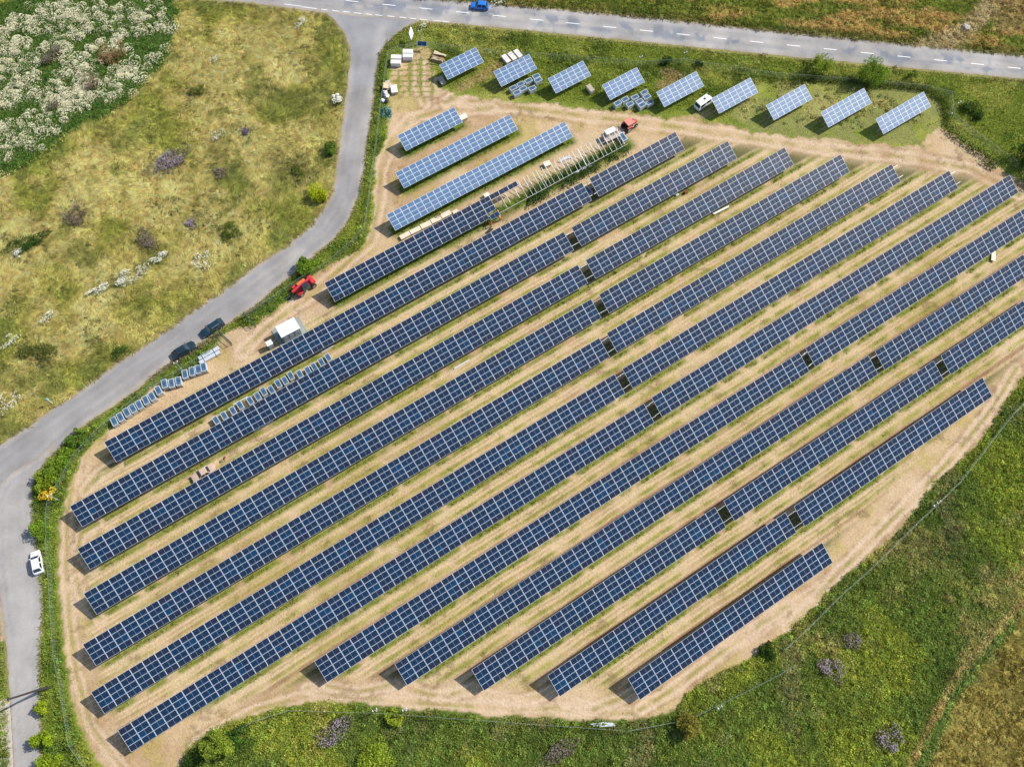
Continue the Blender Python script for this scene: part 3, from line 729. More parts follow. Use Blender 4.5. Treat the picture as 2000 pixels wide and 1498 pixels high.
def clump_blades(name, density, prob, per, spread, h, ln, wd, dirf, sd=0.3, warm=0.08, lift=1.0, djit=0.3):
    """tufts of blades that share lean and tone"""
    x, y, px, py = scatter(density, prob)
    n = len(x); base = tone(x, y, sd, warm, lift); dr = dirf(x, y) + rng.normal(0, 0.35, n); k = np.repeat(np.arange(n), per); m = len(k)
    bx, by = x[k] + rng.normal(0, spread, m), y[k] + rng.normal(0, spread, m)
    hs = rng.uniform(0.7, 1.3, n)[k]
    c = np.clip(base[k] * np.clip(rng.normal(1, 0.16, (m, 1)), 0.5, 1.6), 0.004, 0.8)
    return blade_mesh(name, bx, by, zat(x, y)[k] - 0.02, rng.uniform(h[0], h[1], m) * hs, rng.uniform(ln[0], ln[1], m) * hs, rng.uniform(wd[0], wd[1], m), dr[k] + rng.normal(0, djit, m), c)
onroad = (S_road1 < 1.0) | (S_road2 < 1.0)
def stuff(name, me, label, cat):
    return tag(link(name, me), label, cat, kind='stuff')

mead_m = mM * (1 - mFG) * (~onroad)
swirl = lambda x, y: fbm(x, y, 9, 31) * 8 + fbm(x, y, 3.0, 32) * 4.5
stuff('meadow_grass', clump_blades('meadow_grass', 8.0, mead_m, 11, 0.20, (0.12, 0.40), (0.5, 1.05), (0.045, 0.085), swirl, 0.32, 0.045, 1.30), 'swirled dry yellow grass of the meadow beside the lane', 'meadow grass')
wp = np.zeros(GXX.shape)
for (cx, cy, r_) in ((335, 318, 60), (480, 265, 42), (150, 425, 45), (285, 465, 55), (400, 440, 62), (330, 400, 50), (60, 480, 60), (75, 690, 60), (120, 560, 40), (240, 690, 45), (455, 470, 50), (580, 330, 60), (390, 190, 55), (520, 170, 40), (225, 560, 50), (520, 430, 60), (300, 250, 45), (180, 650, 50), (30, 590, 40), (600, 110, 50)):
    wp = np.maximum(wp, 1 - ss(np.hypot(PX - cx, (PY - cy) * 1.3) + (n2 - 0.5) * 50, r_ * 0.3, r_))
wcol = lambda x, y: np.where(rng.uniform(0, 1, (len(x), 1)) < 0.45, np.array([A(142, 136, 92, 1.1)]), np.array([A(116, 130, 62, 1.1)])) * np.clip(rng.normal(1, 0.25, (len(x), 1)), 0.5, 1.6)
stuff('meadow_weeds', dome_field('meadow_weeds', 1.7, mead_m * np.clip(0.75 * wp + 0.12 * ss(n2, 0.5, 0.7), 0, 1), (0.25, 0.75), (0.15, 0.5), 26, 0.20, colf=wcol), 'scattered olive and greyish weeds in the dry meadow', 'weeds')

nor_m = mN * (~onroad)
stuff('roadside_grass', clump_blades('roadside_grass', 5.0, nor_m, 9, 0.22, (0.15, 0.5), (0.3, 0.7), (0.05, 0.10), lambda x, y: 3.4 + fbm(x, y, 4, 35) * 3, 0.34, 0.09, 1.30), 'tan and green tall grass north of the main road', 'tall grass')
stuff('roadside_weeds', dome_field('roadside_weeds', 0.8, nor_m * ss(fbm(GXX, GYY, 7, 92), 0.42, 0.6), (0.4, 1.0), (0.3, 0.8), 26, 0.28, 0.25, 0.12, 1.15), 'bushy weeds among the grass north of the main road', 'weeds')

tp_m = tp * (~onroad) * (1 - 0.35 * hay)
x, y, px, py = scatter(52, tp_m)
tall = gridval(ss(S_soil, 4, 30) * (1 - hay), x, y)
stuff('green_grass', blade_mesh('green_grass', x, y, zat(x, y) - 0.02, (0.10 + 0.32 * tall) * rng.uniform(0.6, 1.4, len(x)), rng.uniform(0.15, 0.4, len(x)), rng.uniform(0.03, 0.075, len(x)), rng.uniform(0, 6.3, len(x)), tone(x, y, 0.32, 0.10, 1.30)),
      'green grass around the short pale tables', 'grass')
# tall uncut edge along the mown hay
edge_line = [(1560, 156), (1640, 160), (1700, 168), (1770, 172), (1812, 178), (1838, 198), (1846, 225), (1848, 250), (1880, 282), (1940, 318)]
eb = ss(-pdist(PX, PY, edge_line), -16, -5) * (1 - ss(-sdf(PX, PY, edge_line + [(1700, 300), (1560, 250)]), -1, 3))
x, y, px, py = scatter(60, np.clip(eb, 0, 1) * (~onroad))
P = np.stack([x, y, zat(x, y) + rng.uniform(0.1, 1.25, len(x))], -1)
ug = np.array(A(108, 128, 52)) * np.clip(rng.normal(1, 0.28, (len(x), 1)), 0.4, 1.7)
stuff('uncut_grass', leaf_mesh('uncut_grass', P, 0.30, ug, 0.3), 'tall uncut green edge curving round the mown hay', 'tall grass')

vg_m = vg * (~onroad)
x, y, px, py = scatter(60, vg_m)
n_ = len(x); hm = fbm(x, y, 2.4, 41)
stuff('verge_grass', blade_mesh('verge_grass', x, y, zat(x, y) - 0.02, (0.15 + 0.5 * hm) * rng.uniform(0.5, 1.3, n_), rng.uniform(0.15, 0.45, n_), rng.uniform(0.04, 0.09, n_), rng.uniform(0, 6.3, n_), tone(x, y, 0.30, 0.10, 1.15)),
      'bright green grass strip between the lane and the farm', 'grass')
# bushy weeds on the verge
stuff('verge_weeds', dome_field('verge_weeds', 1.3, vg_m * ss(n5 + 0.3 * (n2 - 0.5), 0.38, 0.52) * ss(S_soil, 5, 12) * ss(S_road2, 4, 10), (0.35, 0.85), (0.35, 1.0), 34, 0.25, 0.28, 0.12, 1.18), 'bushy green weeds along the farm fence', 'weeds')
stuff('bank_weeds', dome_field('bank_weeds', 0.9, tp_m * ss(S_soil, 20, 40) * ss(n5 + 0.3 * (n2 - 0.5), 0.40, 0.56), (0.4, 1.0), (0.3, 0.8), 28, 0.26, 0.30, 0.12, 1.15), 'bushy weeds on the bank of the main road', 'weeds')

sc_m = np.clip(sm * (1 - ss(-S_crop, -2, 6)) * ss(S_soil, -1, 5), 0, 1)
stuff('scrub', dome_field('scrub', 2.6, sc_m * ss(S_soil, 2, 10), (0.4, 1.05), (0.2, 0.75), 40, 0.25, 0.30, 0.10, 1.48), 'rough green scrub with olive and brownish patches below the farm', 'scrub')
stuff('low_scrub', dome_field('low_scrub', 4.0, sc_m, (0.25, 0.6), (0.10, 0.32), 16, 0.22, 0.30, 0.10, 1.48), 'low green growth under the scrub', 'scrub')
x, y, px, py = scatter(14, sc_m)
stuff('scrub_grass', blade_mesh('scrub_grass', x, y, zat(x, y), rng.uniform(0.3, 1.0, len(x)), rng.uniform(0.2, 0.7, len(x)), rng.uniform(0.03, 0.07, len(x)), rng.normal(2.6, 1.2, len(x)), tone(x, y, 0.35, 0.12, 1.35)),
      'tall grass blades standing through the scrub', 'tall grass')
cr_m = ss(-S_crop, -2, 4)
stuff('ripening_crop', clump_blades('ripening_crop', 7.0, cr_m, 12, 0.20, (0.3, 0.65), (0.15, 0.4), (0.05, 0.09), lambda x, y: fbm(x, y, 3, 36) * 9, 0.26, 0.04, 1.30, 0.8), 'ripening ochre crop in the lower right corner', 'crop')

# weeds in the soil: taller where the paint is green
green_amt = np.clip((C[..., 1] - C[..., 0]) / (C[..., 1] + 1e-3) * 3.0 + 0.35, 0, 1)
soil_w = mS * ss(green_amt, 0.25, 0.85) * (~onroad)
stuff('row_weeds', clump_blades('row_weeds', 6.0, soil_w, 9, 0.14, (0.06, 0.32), (0.1, 0.32), (0.03, 0.065), lambda x, y: rng.uniform(0, 6.3, len(x)), 0.36, 0.12, 1.0, 1.2), 'low green weeds along the feet of the solar rows', 'weeds')
x, y, px, py = scatter(4, mS * ss(n2, 0.45, 0.7))
stuff('straw', blade_mesh('straw', x, y, zat(x, y) + 0.005, rng.uniform(0.02, 0.10, len(x)), rng.uniform(0.2, 0.45, len(x)), rng.uniform(0.03, 0.06, len(x)), rng.normal(AZ, 0.9, len(x)), tone(x, y, 0.22, 0.05, 0.80)),
      'dry cut straw lying on the sandy tracks', 'straw')
# tall weeds inside the unfinished row
x, y, px, py = scatter(90, ss(UU, 53, 55) * (1 - ss(UU, 83, 86)) * np.exp(-((VV - 78.9) / 1.7) ** 4) * ss(fbm(UU, VV, 3.0, 71), 0.30, 0.42), (0, 80, 80, 150))
P = np.stack([x, y, rng.uniform(0.1, 1.25, len(x)) * ss(fbm(x, y, 1.8, 72), 0.2, 0.6)], -1)
cw = np.array(A(96, 126, 60)) * np.clip(rng.normal(1, 0.3, (len(x), 1)), 0.4, 1.8)
stuff('tall_weeds', leaf_mesh('tall_weeds', P, 0.28, cw, 0.4), 'dark green weeds growing among the bare rafters', 'weeds')

# flower patch
x, y, px, py = scatter(70, mFG)
hm = ss(fbm(x, y, 3.2, 81), 0.25, 0.7)
P = np.stack([x, y, zat(x, y) + 0.10 + hm * rng.uniform(0.2, 0.8, len(x))], -1)
stuff('flower_foliage', leaf_mesh('flower_foliage', P, 0.26, tone(x, y, 0.34, 0.12, 1.6), 0.45), 'deep green leaves under the white flower patch', 'foliage')
PETAL = foliage_mat('petal', 0.12)
mF = ss(-S_flow, -6, 26)
fl_m = mF * ss(fbm(GXX, GYY, 6.5, 83) + 0.30 * (n2 - 0.5), 0.40, 0.50)
stuff('white_flowers', dome_field('white_flowers', 0.72, fl_m, (0.5, 1.5), (0.8, 1.3), 80, 0.20, flat=4.5, shell=0.9, sub=PETAL, colf=lambda x, y: np.array(A(246, 238, 204, 1.22)) * np.clip(rng.normal(0.96, 0.12, (len(x), 1)), 0.7, 1.1) * np.array([1, 1, 0.92])), 'cream white flower heads massed in the top left corner', 'flowers')

def tuft_plant(name, label, cat, cx, cy, rx, h, col, n, leaf=0.24, flower=None, nf=0, group=None, blobs=9, trunk=True, ry=None, spread=0.76, fsize=0.2, flat=0.45):
    """one plant: uneven crown of leaf sized faces on sub-clumps, a few stems, sometimes flower heads"""
    b0 = G(cx, cy); ry = ry or rx
    root = empty(name, b0, random.uniform(0, 6.28) if ry == rx else AZ, label, cat, group)
    cen = []
    for i in range(blobs):
        a_ = rng.uniform(0, 6.28); q = math.sqrt(rng.uniform(0, 1)) * spread
        zc = h * (0.42 + 0.34 * rng.uniform(0, 1) * (1 - q * q))
        cen.append((rx * q * math.cos(a_), ry * q * math.sin(a_), zc, rng.uniform(0.22, 0.52)))
    k = rng.integers(0, blobs, n); cen = np.array(cen)
    d = rng.normal(0, 1, (n, 3)); d /= np.linalg.norm(d, axis=1)[:, None]; d *= (rng.uniform(0.35, 1.0, n) ** 0.6)[:, None]
    R = np.stack([rx * cen[k, 3], ry * cen[k, 3], np.minimum(h * 0.45, rx * 0.55) * np.ones(n)], -1)
    P = cen[k, :3] + d * R; P[:, 2] = np.clip(P[:, 2], 0.05, h * 1.05)
    bt = rng.normal(1, 0.16, blobs)
    cc = np.array(col) * (np.clip(rng.normal(1, 0.24, n), 0.4, 1.7) * bt[k])[:, None]
    cc[:, 0] *= rng.normal(1, 0.08, n)
    link('crown', leaf_mesh('crown', P, leaf, np.clip(cc, 0.004, 0.7), flat), root)
    if trunk:
        mb = MB()
        for i in range(4):
            q = cen[i % blobs]; mb.tube((0, 0, -0.05), (q[0] * 0.8, q[1] * 0.8, q[2]), 0.05 + 0.02 * h / 3, WOODD, 5, 0.02)
        mb.build('trunk', root)
    if flower:
        k = rng.integers(0, blobs, nf)
        d = rng.normal(0, 1, (nf, 3)); d[:, 2] = np.abs(d[:, 2]) + 0.6; d /= np.linalg.norm(d, axis=1)[:, None]
        R = np.stack([rx * cen[k, 3], ry * cen[k, 3], np.minimum(h * 0.45, rx * 0.55) * np.ones(nf)], -1)
        P = cen[k, :3] + d * R * 1.08; P[:, 2] += 0.10
        fc = np.array(flower) * np.clip(rng.normal(1, 0.15, (nf, 1)), 0.6, 1.08)
        link('blossom', leaf_mesh('blossom', P, fsize, np.clip(fc, 0, 0.85), 3.0, PETAL), root)
    return root
YG, BG, DG, MG, OL = A(158, 176, 40, 1.08), A(120, 150, 44, 1.08), A(66, 92, 36, 1.08), A(96, 128, 44, 1.08), A(150, 140, 52, 1.08)
GREY, PUR, WHT = A(122, 116, 84, 1.08), A(178, 160, 180, 1.15), A(248, 246, 230, 1.15)
SH = 'shrubs growing around the farm'
for a in (
    ('round_bush', 'big round bright green bush behind the red loader', 'bush', 604, 524, 2.5, 2.6, BG, 2600, 14),
    ('round_bush', 'yellow green round bush in the inner bend of the lane', 'bush', 619, 388, 2.4, 2.4, A(176, 186, 40, 1.08), 2200, 12),
    ('round_bush', 'small green bush on the meadow edge left of the lane, above the bend', 'bush', 645, 297, 1.7, 1.8, MG, 1100, 8),
    ('roadside_tree', 'largest leafy shrub tree beside the main road', 'tree', 1692, 160, 3.4, 6.4, BG, 4000, 16),
    ('roadside_tree', 'smaller leafy shrub tree beside the main road', 'tree', 1598, 140, 2.5, 4.4, A(140, 160, 52, 1.08), 2000, 12),
    ('young_tree', 'thin sapling beside the main road right of the largest shrub', 'tree', 1778, 152, 1.0, 2.4, A(140, 165, 60, 1.08), 500, 5),
    ('shade_tree', 'dark tree at the right edge above the topmost row end', 'tree', 1994, 312, 3.4, 5.0, DG, 3200, 14),
    ('shade_tree', 'dark tree cut by the right edge, nearest the fence corner', 'tree', 2030, 345, 3.4, 4.6, DG, 2800, 14),
    ('dark_bush', 'dark bush in the green ground right of the camera mast', 'bush', 1897, 222, 2.6, 1.7, A(78, 104, 38, 1.08), 1800, 10),
    ('dark_bush', 'dark green bush on the fence line above the stack cluster', 'bush', 1298, 121, 1.6, 1.5, DG, 900, 7),
    ('dark_bush', 'small dark bush above the gap between two pale tables', 'bush', 1364, 128, 1.1, 1.3, DG, 500, 6),
    ('verge_bush', 'yellow green bush at the lane edge above the yellow flowers', 'bush', 88, 947, 2.1, 2.6, A(150, 172, 44, 1.08), 2000, 11),
    ('verge_bush', 'mid green bush between the lane edge bush and the fence', 'bush', 109, 926, 2.2, 2.2, BG, 1700, 10),
    ('verge_bush', 'bright bush at the lane edge just above the parked white car', 'bush', 84, 1040, 2.0, 2.4, BG, 1800, 10),
    ('verge_bush', 'bush beside the fence where the lane curves', 'bush', 133, 898, 2.0, 1.9, A(130, 160, 46, 1.08), 1400, 9),
    ('verge_bush', 'leafy bush on the verge below the roadside panel stacks', 'bush', 156, 858, 2.0, 1.8, MG, 1300, 9),
    ('verge_bush', 'yellow green shrub on the verge just below the utility pole', 'bush', 90, 1384, 1.3, 1.9, YG, 1000, 8),
    ('verge_bush', 'tall shrub on the verge near the bottom edge', 'bush', 90, 1446, 1.9, 2.4, A(148, 172, 40, 1.08), 1700, 10),
    ('verge_bush', 'shrub cut by the bottom edge beside the lane', 'bush', 104, 1492, 2.2, 2.2, A(150, 172, 42, 1.08), 1700, 10),
    ('corner_tree', 'pale green tree below the lowest long row', 'tree', 430, 1463, 2.9, 4.6, A(142, 160, 56, 1.08), 3400, 16),
    ('dark_bush', 'dark dense bush right of the pale green corner tree', 'bush', 470, 1440, 2.3, 2.4, A(74, 106, 40, 1.08), 1700, 10),
    ('dark_bush', 'dark bush at the track edge left of the corner tree', 'bush', 385, 1483, 2.0, 1.6, DG, 1300, 8),
    ('golden_tree', 'golden olive tree on the lower fence line', 'tree', 1338, 1420, 2.0, 3.6, A(150, 142, 62, 1.15), 2200, 11),
    ('fence_sapling', 'small lime green sapling at the lower fence', 'tree', 770, 1402, 1.5, 2.2, A(160, 176, 56, 1.08), 700, 7),
    ('dark_bush', 'dark bush where the scrub meets the track, lower right', 'bush', 1497, 1272, 1.7, 1.6, DG, 1000, 8),
    ('lime_bush', 'lime green feathery bush at the bottom edge centre', 'bush', 735, 1478, 3.4, 1.7, A(158, 178, 58, 1.15), 2600, 20),
):
    tuft_plant(a[0], a[1], a[2], a[3], a[4], a[5], a[6], a[7], a[8], 0.27, blobs=a[9], group=SH)
tuft_plant('flowering_bush', 'bush with bright yellow blossom beside the lane', 'bush', 103, 963, 1.8, 1.6, MG, 900, 0.22, A(240, 200, 50, 1.3), 300, SH, 8, fsize=0.24)
tuft_plant('flowering_bush', 'cream flowering bush at the meadow edge beside the straight lane', 'bush', 658, 200, 1.5, 1.2, MG, 600, 0.22, WHT, 420, SH, 7, fsize=0.2)
WG, PG = 'white flower clumps in the meadow', 'faded grey purple weed patches'
for lb, cx, cy, rx, ry, nf in (
    ('white flower clump near the meadow centre, widest one', 258, 540, 3.2, 1.7, 420), ('white flower clump low in the meadow, left of the widest one', 194, 572, 2.6, 1.2, 260),
    ('white flower clump upper right of the widest one', 314, 507, 1.9, 1.2, 200), ('white flower clump nearest the lane bend', 396, 512, 2.2, 2.2, 200),
    ('white flower clump beside the dark green thicket', 38, 500, 1.6, 1.0, 110), ('white flower clump low at the left edge', 22, 668, 2.2, 1.2, 130),
    ('white flower clump above the lane, lower meadow', 96, 622, 2.0, 1.2, 110), ('white flower clump far down the left edge above the lane', 20, 788, 2.6, 2.2, 190),
    ('white flowers at the meadow top near the junction', 590, 50, 2.4, 1.4, 120), ('white flowers at the meadow edge under the main road', 420, 122, 1.8, 1.0, 70),
    ('white flower cluster under the main road, right of the sign', 830, 55, 1.2, 0.9, 60), ('white flower strip beyond the main road above the blue car', 985, 1, 3.4, 0.9, 200),
    ('white flowers in the middle meadow right of the faded patches', 430, 265, 2.2, 1.6, 90)):
    tuft_plant('flower_clump', lb, 'flowers', cx, cy, rx, 0.95, A(120, 132, 60, 1.08), int(nf * 0.9), 0.22, WHT, nf, WG, 9, False, ry, 0.85, 0.19)
for lb, cx, cy, rx, ry, h, col, fl in (
    ('largest faded purple weed patch in the meadow', 332, 318, 5.2, 3.3, 1.0, GREY, PUR), ('small vivid violet bush in the meadow', 482, 260, 1.0, 1.0, 0.9, A(110, 100, 120, 1.08), A(140, 112, 176, 1.25)),
    ('faded weed patch on the left side of the meadow', 150, 420, 2.9, 2.8, 0.9, GREY, A(150, 130, 118, 1.08)), ('greyish weed patch in the lower middle meadow', 288, 470, 2.6, 3.4, 0.9, GREY, A(146, 130, 116, 1.08)),
    ('pale mauve weed patch right of the greyish one', 378, 440, 1.5, 1.5, 0.8, GREY, PUR), ('faded weed patch right of the largest one', 430, 340, 1.9, 1.9, 0.7, GREY, A(140, 126, 116, 1.08)),
    ('mauve weed patch among the white flowers', 104, 114, 2.6, 2.2, 1.5, GREY, A(140, 120, 126, 1.08)), ('brown weed patch among the white flowers, right side', 222, 108, 3.4, 3.2, 1.5, A(140, 118, 72, 1.08), A(166, 136, 100, 1.08)),
    ('brown weed patch among the white flowers, lower side', 178, 165, 2.4, 2.8, 1.4, GREY, A(150, 126, 112, 1.08)), ('grey weed patch low in the white flowers', 108, 210, 1.8, 1.6, 1.3, GREY, A(128, 116, 116, 1.08)),
    ('mauve weed patch in the lower right scrub', 1620, 1310, 2.2, 2.4, 1.2, GREY, PUR), ('grey mauve weed patch left of the lime bush', 650, 1432, 3.6, 2.0, 1.2, A(100, 104, 66, 1.08), PUR),
    ('violet tinged weeds near the crop, bottom right', 1735, 1440, 2.6, 2.4, 1.1, A(100, 104, 56, 1.08), PUR), ('grey weed patch at the bottom scrub, centre right', 1095, 1462, 3.4, 1.8, 1.1, A(106, 104, 72, 1.08), A(140, 130, 120, 1.08)),
    ('small grey weed patch upper right of the mauve one', 1660, 1256, 2.0, 1.8, 1.1, GREY, A(140, 130, 126, 1.08))):
    tuft_plant('weed_patch', lb, 'weeds', cx, cy, rx, h, col, int(260 * rx * ry ** 0.5), 0.24, fl, int(70 * rx * ry ** 0.5), PG, 12, False, ry, 0.75, 0.17)
for lb, cx, cy, rx, ry, col in (
    ('dark green thicket at the left edge of the meadow', 50, 478, 5.0, 1.9, A(72, 100, 40, 1.08)), ('broad olive bush low in the meadow', 70, 695, 4.2, 3.6, A(110, 116, 56, 1.08)),
    ('dark green patch at the lower meadow edge by the lane', 240, 690, 2.2, 1.6, A(88, 112, 44, 1.08)), ('dusky green patch right of the pale mauve weeds', 452, 455, 2.6, 2.2, A(104, 118, 52, 1.08)),
    ('olive bush high in the middle meadow', 385, 180, 2.2, 1.5, A(116, 122, 58, 1.08)), ('olive streak beside the lane in the upper meadow', 578, 335, 1.6, 3.0, A(112, 122, 56, 1.08))):
    tuft_plant('thicket', lb, 'thicket', cx, cy, rx, 1.1, col, int(300 * rx * ry ** 0.5), 0.25, None, 0, None, 12, False, ry, 0.75)

# ------------------------------------------------------------------ vehicles
def inset(q, k, offs):
    q = [Vector(p) for p in q]; c = sum(q, Vector()) / len(q)
    n = (q[1] - q[0]).cross(q[2] - q[1]).normalized()
    return [c + (p - c) * k + n * offs for p in q]
def wheel(root, x, y, r, wd):
    s = 1 if y > 0 else -1
    wh = MB().tube((x, y - wd / 2 * s, r), (x, y + wd / 2 * s, r), r, TYRE, 14).build('wheel', root)
    MB().tube((x, y + wd / 2 * s, r), (x, y + (wd / 2 + 0.015) * s, r), r * 0.62, RIM, 10).build('rim', wh)
def car(name, label, pa, pb, paint, L=4.3, Wd=1.76, Ht=1.48, bonnet=0.27, boot=0.16, cat='car', van=False, bz=0.0, sunroof=False, rails=False):
    """front at picture point pa, tail at pb (ground points)"""
    a, b_ = G(*pa), G(*pb); hd = math.atan2(a.y - b_.y, a.x - b_.x)
    root = empty(name, (a + b_) / 2, hd, label, cat)
    hw = Wd / 2; zb = 0.62 * Ht if not van else 0.50 * Ht
    xs = [-L / 2, -L / 2 + 0.10, -L / 2 + 0.5, -L * 0.2, L * 0.1, L / 2 - bonnet * L, L / 2 - 0.55, L / 2 - 0.12, L / 2]
    wf = [0.80, 0.92, 0.98, 1.0, 1.0, 0.99, 0.95, 0.86, 0.70]
    tp_ = [0.80, 0.95, 0.99, 1.0, 1.0, 0.985, 0.90, 0.80, 0.66]
    secs = []
    for x_, f_, t_ in zip(xs, wf, tp_):
        w_ = hw * f_; z_ = zb * t_
        secs.append([(x_, -w_ * 0.94, 0.22), (x_, -w_, 0.45), (x_, -w_ * 0.985, z_ * 0.88), (x_, -w_ * 0.86, z_), (x_, 0, z_ + 0.03), (x_, w_ * 0.86, z_), (x_, w_ * 0.985, z_ * 0.88), (x_, w_, 0.45), (x_, w_ * 0.94, 0.22)])
    body = MB().loft(secs, paint)
    xf0 = L / 2 - bonnet * L; xf1 = xf0 - (0.62 if not van else 0.45); xr0 = -L / 2 + boot * L if not van else -L / 2 + 0.10; xr1 = xr0 + (0.50 if not van else 0.12)
    w0, w1 = hw * 0.90, hw * 0.70 if not van else hw * 0.84
    lo = [(xr0, -w0, zb * 0.98), (xf0, -w0, zb * 0.97), (xf0, w0, zb * 0.97), (xr0, w0, zb * 0.98)]
    hi = [(xr1, -w1, Ht - 0.03), (xf1, -w1, Ht - 0.03), (xf1, w1, Ht - 0.03), (xr1, w1, Ht - 0.03)]
    rf = [(xr1 + 0.12, -w1 * 0.9, Ht), (xf1 - 0.1, -w1 * 0.9, Ht), (xf1 - 0.1, w1 * 0.9, Ht), (xr1 + 0.12, w1 * 0.9, Ht)]
    body.loft([lo, hi, rf], paint)
    body.build('body', root)
    ws = [lo[1], lo[2], hi[2], hi[1]]; rw = [lo[3], lo[0], hi[0], hi[3]]
    MB().quad(inset(ws, 0.90, 0.012), GLASS).build('windscreen', root)
    MB().quad(inset(rw, 0.84, 0.012), GLASS).build('rear_window', root)
    for q in ([lo[0], lo[1], hi[1], hi[0]], [lo[2], lo[3], hi[3], hi[2]]):
        for f0, f1 in ((0.05, 0.50), (0.54, 0.95)):
            A0 = Vector(q[0]).lerp(Vector(q[1]), f0); A1 = Vector(q[0]).lerp(Vector(q[1]), f1); B0 = Vector(q[3]).lerp(Vector(q[2]), f0); B1 = Vector(q[3]).lerp(Vector(q[2]), f1)
            MB().quad(inset([A0, A1, B1, B0], 0.86, 0.012), GLASS).build('side_window', root)
    for sy in (-1, 1):
        MB().bbox((L / 2 - 0.14, sy * hw * 0.66, 0.60), (0.22, 0.34, 0.14), LAMP, 0.03).build('headlight', root)
        MB().bbox((-L / 2 + 0.06, sy * hw * 0.68, 0.68), (0.12, 0.28, 0.18), TAIL, 0.03).build('tail_light', root)
        MB().bbox((xf0 - 0.28, sy * (hw + 0.09), zb + 0.06), (0.14, 0.22, 0.14), paint, 0.03).build('mirror', root)
        for x_ in (L * 0.30, -L * 0.29): wheel(root, x_, sy * (hw - 0.10), 0.32, 0.22)
        if rails: MB().tube((xr1 + 0.2, sy * w1 * 0.86, Ht + 0.05), (xf1 - 0.3, sy * w1 * 0.86, Ht + 0.05), 0.025, STEEL, 5).build('roof_rail', root)
    MB().bbox((L / 2 - 0.02, 0, 0.40), (0.10, Wd * 0.72, 0.22), BLACKP, 0.03).build('bumper', root)
    if sunroof: MB().bbox((-0.15, 0.05, Ht + 0.02), (0.52, 0.46, 0.08), BLACKP, 0.02).build('roof_vent', root)
    return root
def paintm(name, c, coat=0.6, rough=0.35): return mat(name, c, rough, 0.0, 0.5, coat=coat)
car('parked_car', 'bright blue hatchback driving on the main road', (921.5, 14.5), (953, 17), paintm('blue_car_paint', (0.010, 0.17, 0.62)), 4.0, 1.75, 1.5, 0.25, 0.05)
car('parked_car', 'dark teal estate car parked nearest the gate', (399, 655), (434, 631.5), paintm('teal_car_paint', (0.006, 0.030, 0.050)), 4.7, 1.8, 1.5, 0.27, 0.05, rails=True)
car('parked_car', 'dark car with pale windscreen parked below the other one on the lane', (379, 675.5), (343, 697), paintm('navy_car_paint', (0.010, 0.026, 0.040)), 4.6, 1.8, 1.48, 0.27, 0.10)
car('parked_car', 'white car parked on the lane beside the verge', (72, 1080.5), (79, 1118), paintm('white_car_paint', (0.74, 0.76, 0.80)), 4.1, 1.75, 1.5, 0.24, 0.06)
car('parked_car', 'tan sedan parked between two dark solar rows', (381, 936), (417, 914.5), paintm('tan_car_paint', (0.54, 0.40, 0.31)), 4.45, 1.72, 1.42, 0.27, 0.22)
car('parked_van', 'white van with black roof vent half under a pale solar table', (1389, 194), (1358, 215.5), paintm('white_van_paint', (0.78, 0.78, 0.77)), 4.6, 1.9, 1.95, 0.17, 0.0, 'van', True, sunroof=True)

# red tractor and its trailer
RED = paintm('tractor_red', (0.55, 0.10, 0.07), 0.2, 0.5); ROOF = mat('faded_red_roof', (0.62, 0.22, 0.17), 0.6)
hd = heading((1190, 264), (1228, 246))
tr = empty('tractor', G(1228, 250), hd + 0.12, 'red tractor with faded roof in front of the trailer', 'tractor')
MB().bbox((1.15, 0, 1.05), (1.6, 0.72, 0.62), RED, 0.1).build('bonnet', tr)
MB().bbox((0.1, 0, 0.75), (2.6, 0.6, 0.4), BLACKP, 0.05).build('chassis', tr)
cb = MB().box((-0.35, 0, 1.55), (1.25, 1.35, 1.25), GLASS, taper=0.9).build('cab', tr)
MB().bbox((-0.35, 0, 2.32), (1.75, 1.75, 0.16), ROOF, 0.05).build('cab_roof', tr)
for sy in (-1, 1):
    wheel(tr, -0.75, sy * 0.85, 0.78, 0.42); wheel(tr, 1.35, sy * 0.72, 0.48, 0.28)
    MB().bbox((-0.75, sy * 0.85, 1.62), (1.2, 0.48, 0.08), RED, 0.03).build('mudguard', tr)
    MB().bbox((1.96, sy * 0.24, 1.12), (0.06, 0.16, 0.14), LAMP, 0.02).build('headlight', tr)
MB().tube((0.9, 0.2, 1.3), (0.9, 0.2, 2.1), 0.05, BLACKP, 6).build('exhaust', tr)
tl = empty('trailer', G(1196, 268), hd, 'flat wooden trailer hitched behind the red tractor', 'trailer')
for k in range(6):
    MB().box((0, -0.92 + 0.368 * k, 0.98 + 0.008 * (k % 2)), (4.7, 0.34, 0.06), mat('bleached_boards', A(214, 200, 186), 0.8, noise=0.15, nscale=5)).build('plank', tl)
MB().box((0, 0, 0.80), (4.6, 1.6, 0.16), STEEL).build('chassis', tl)
MB().tube((2.3, 0, 0.75), (3.5, 0, 0.65), 0.06, STEEL, 6).build('drawbar', tl)
for sy in (-1, 1):
    for x_ in (-1.2, -0.35): wheel(tl, x_, sy * 0.85, 0.36, 0.24)
ld = MB()
ld.bbox((0, 0, 0.42), (2.3, 1.12, 0.80), CARD, 0.04).bbox((0, 0, 0.86), (2.36, 1.18, 0.05), WHITE, 0.02).box((0, 0, -0.03), (2.3, 1.1, 0.08), WOOD)
p_ = G(1191, 261, 1.05)
tag(ld.build('panel_crate', None, p_ + Vector((0, 0, 0.07)), (0, 0, hd)), 'white lidded crate loaded on the flat trailer', 'crate')

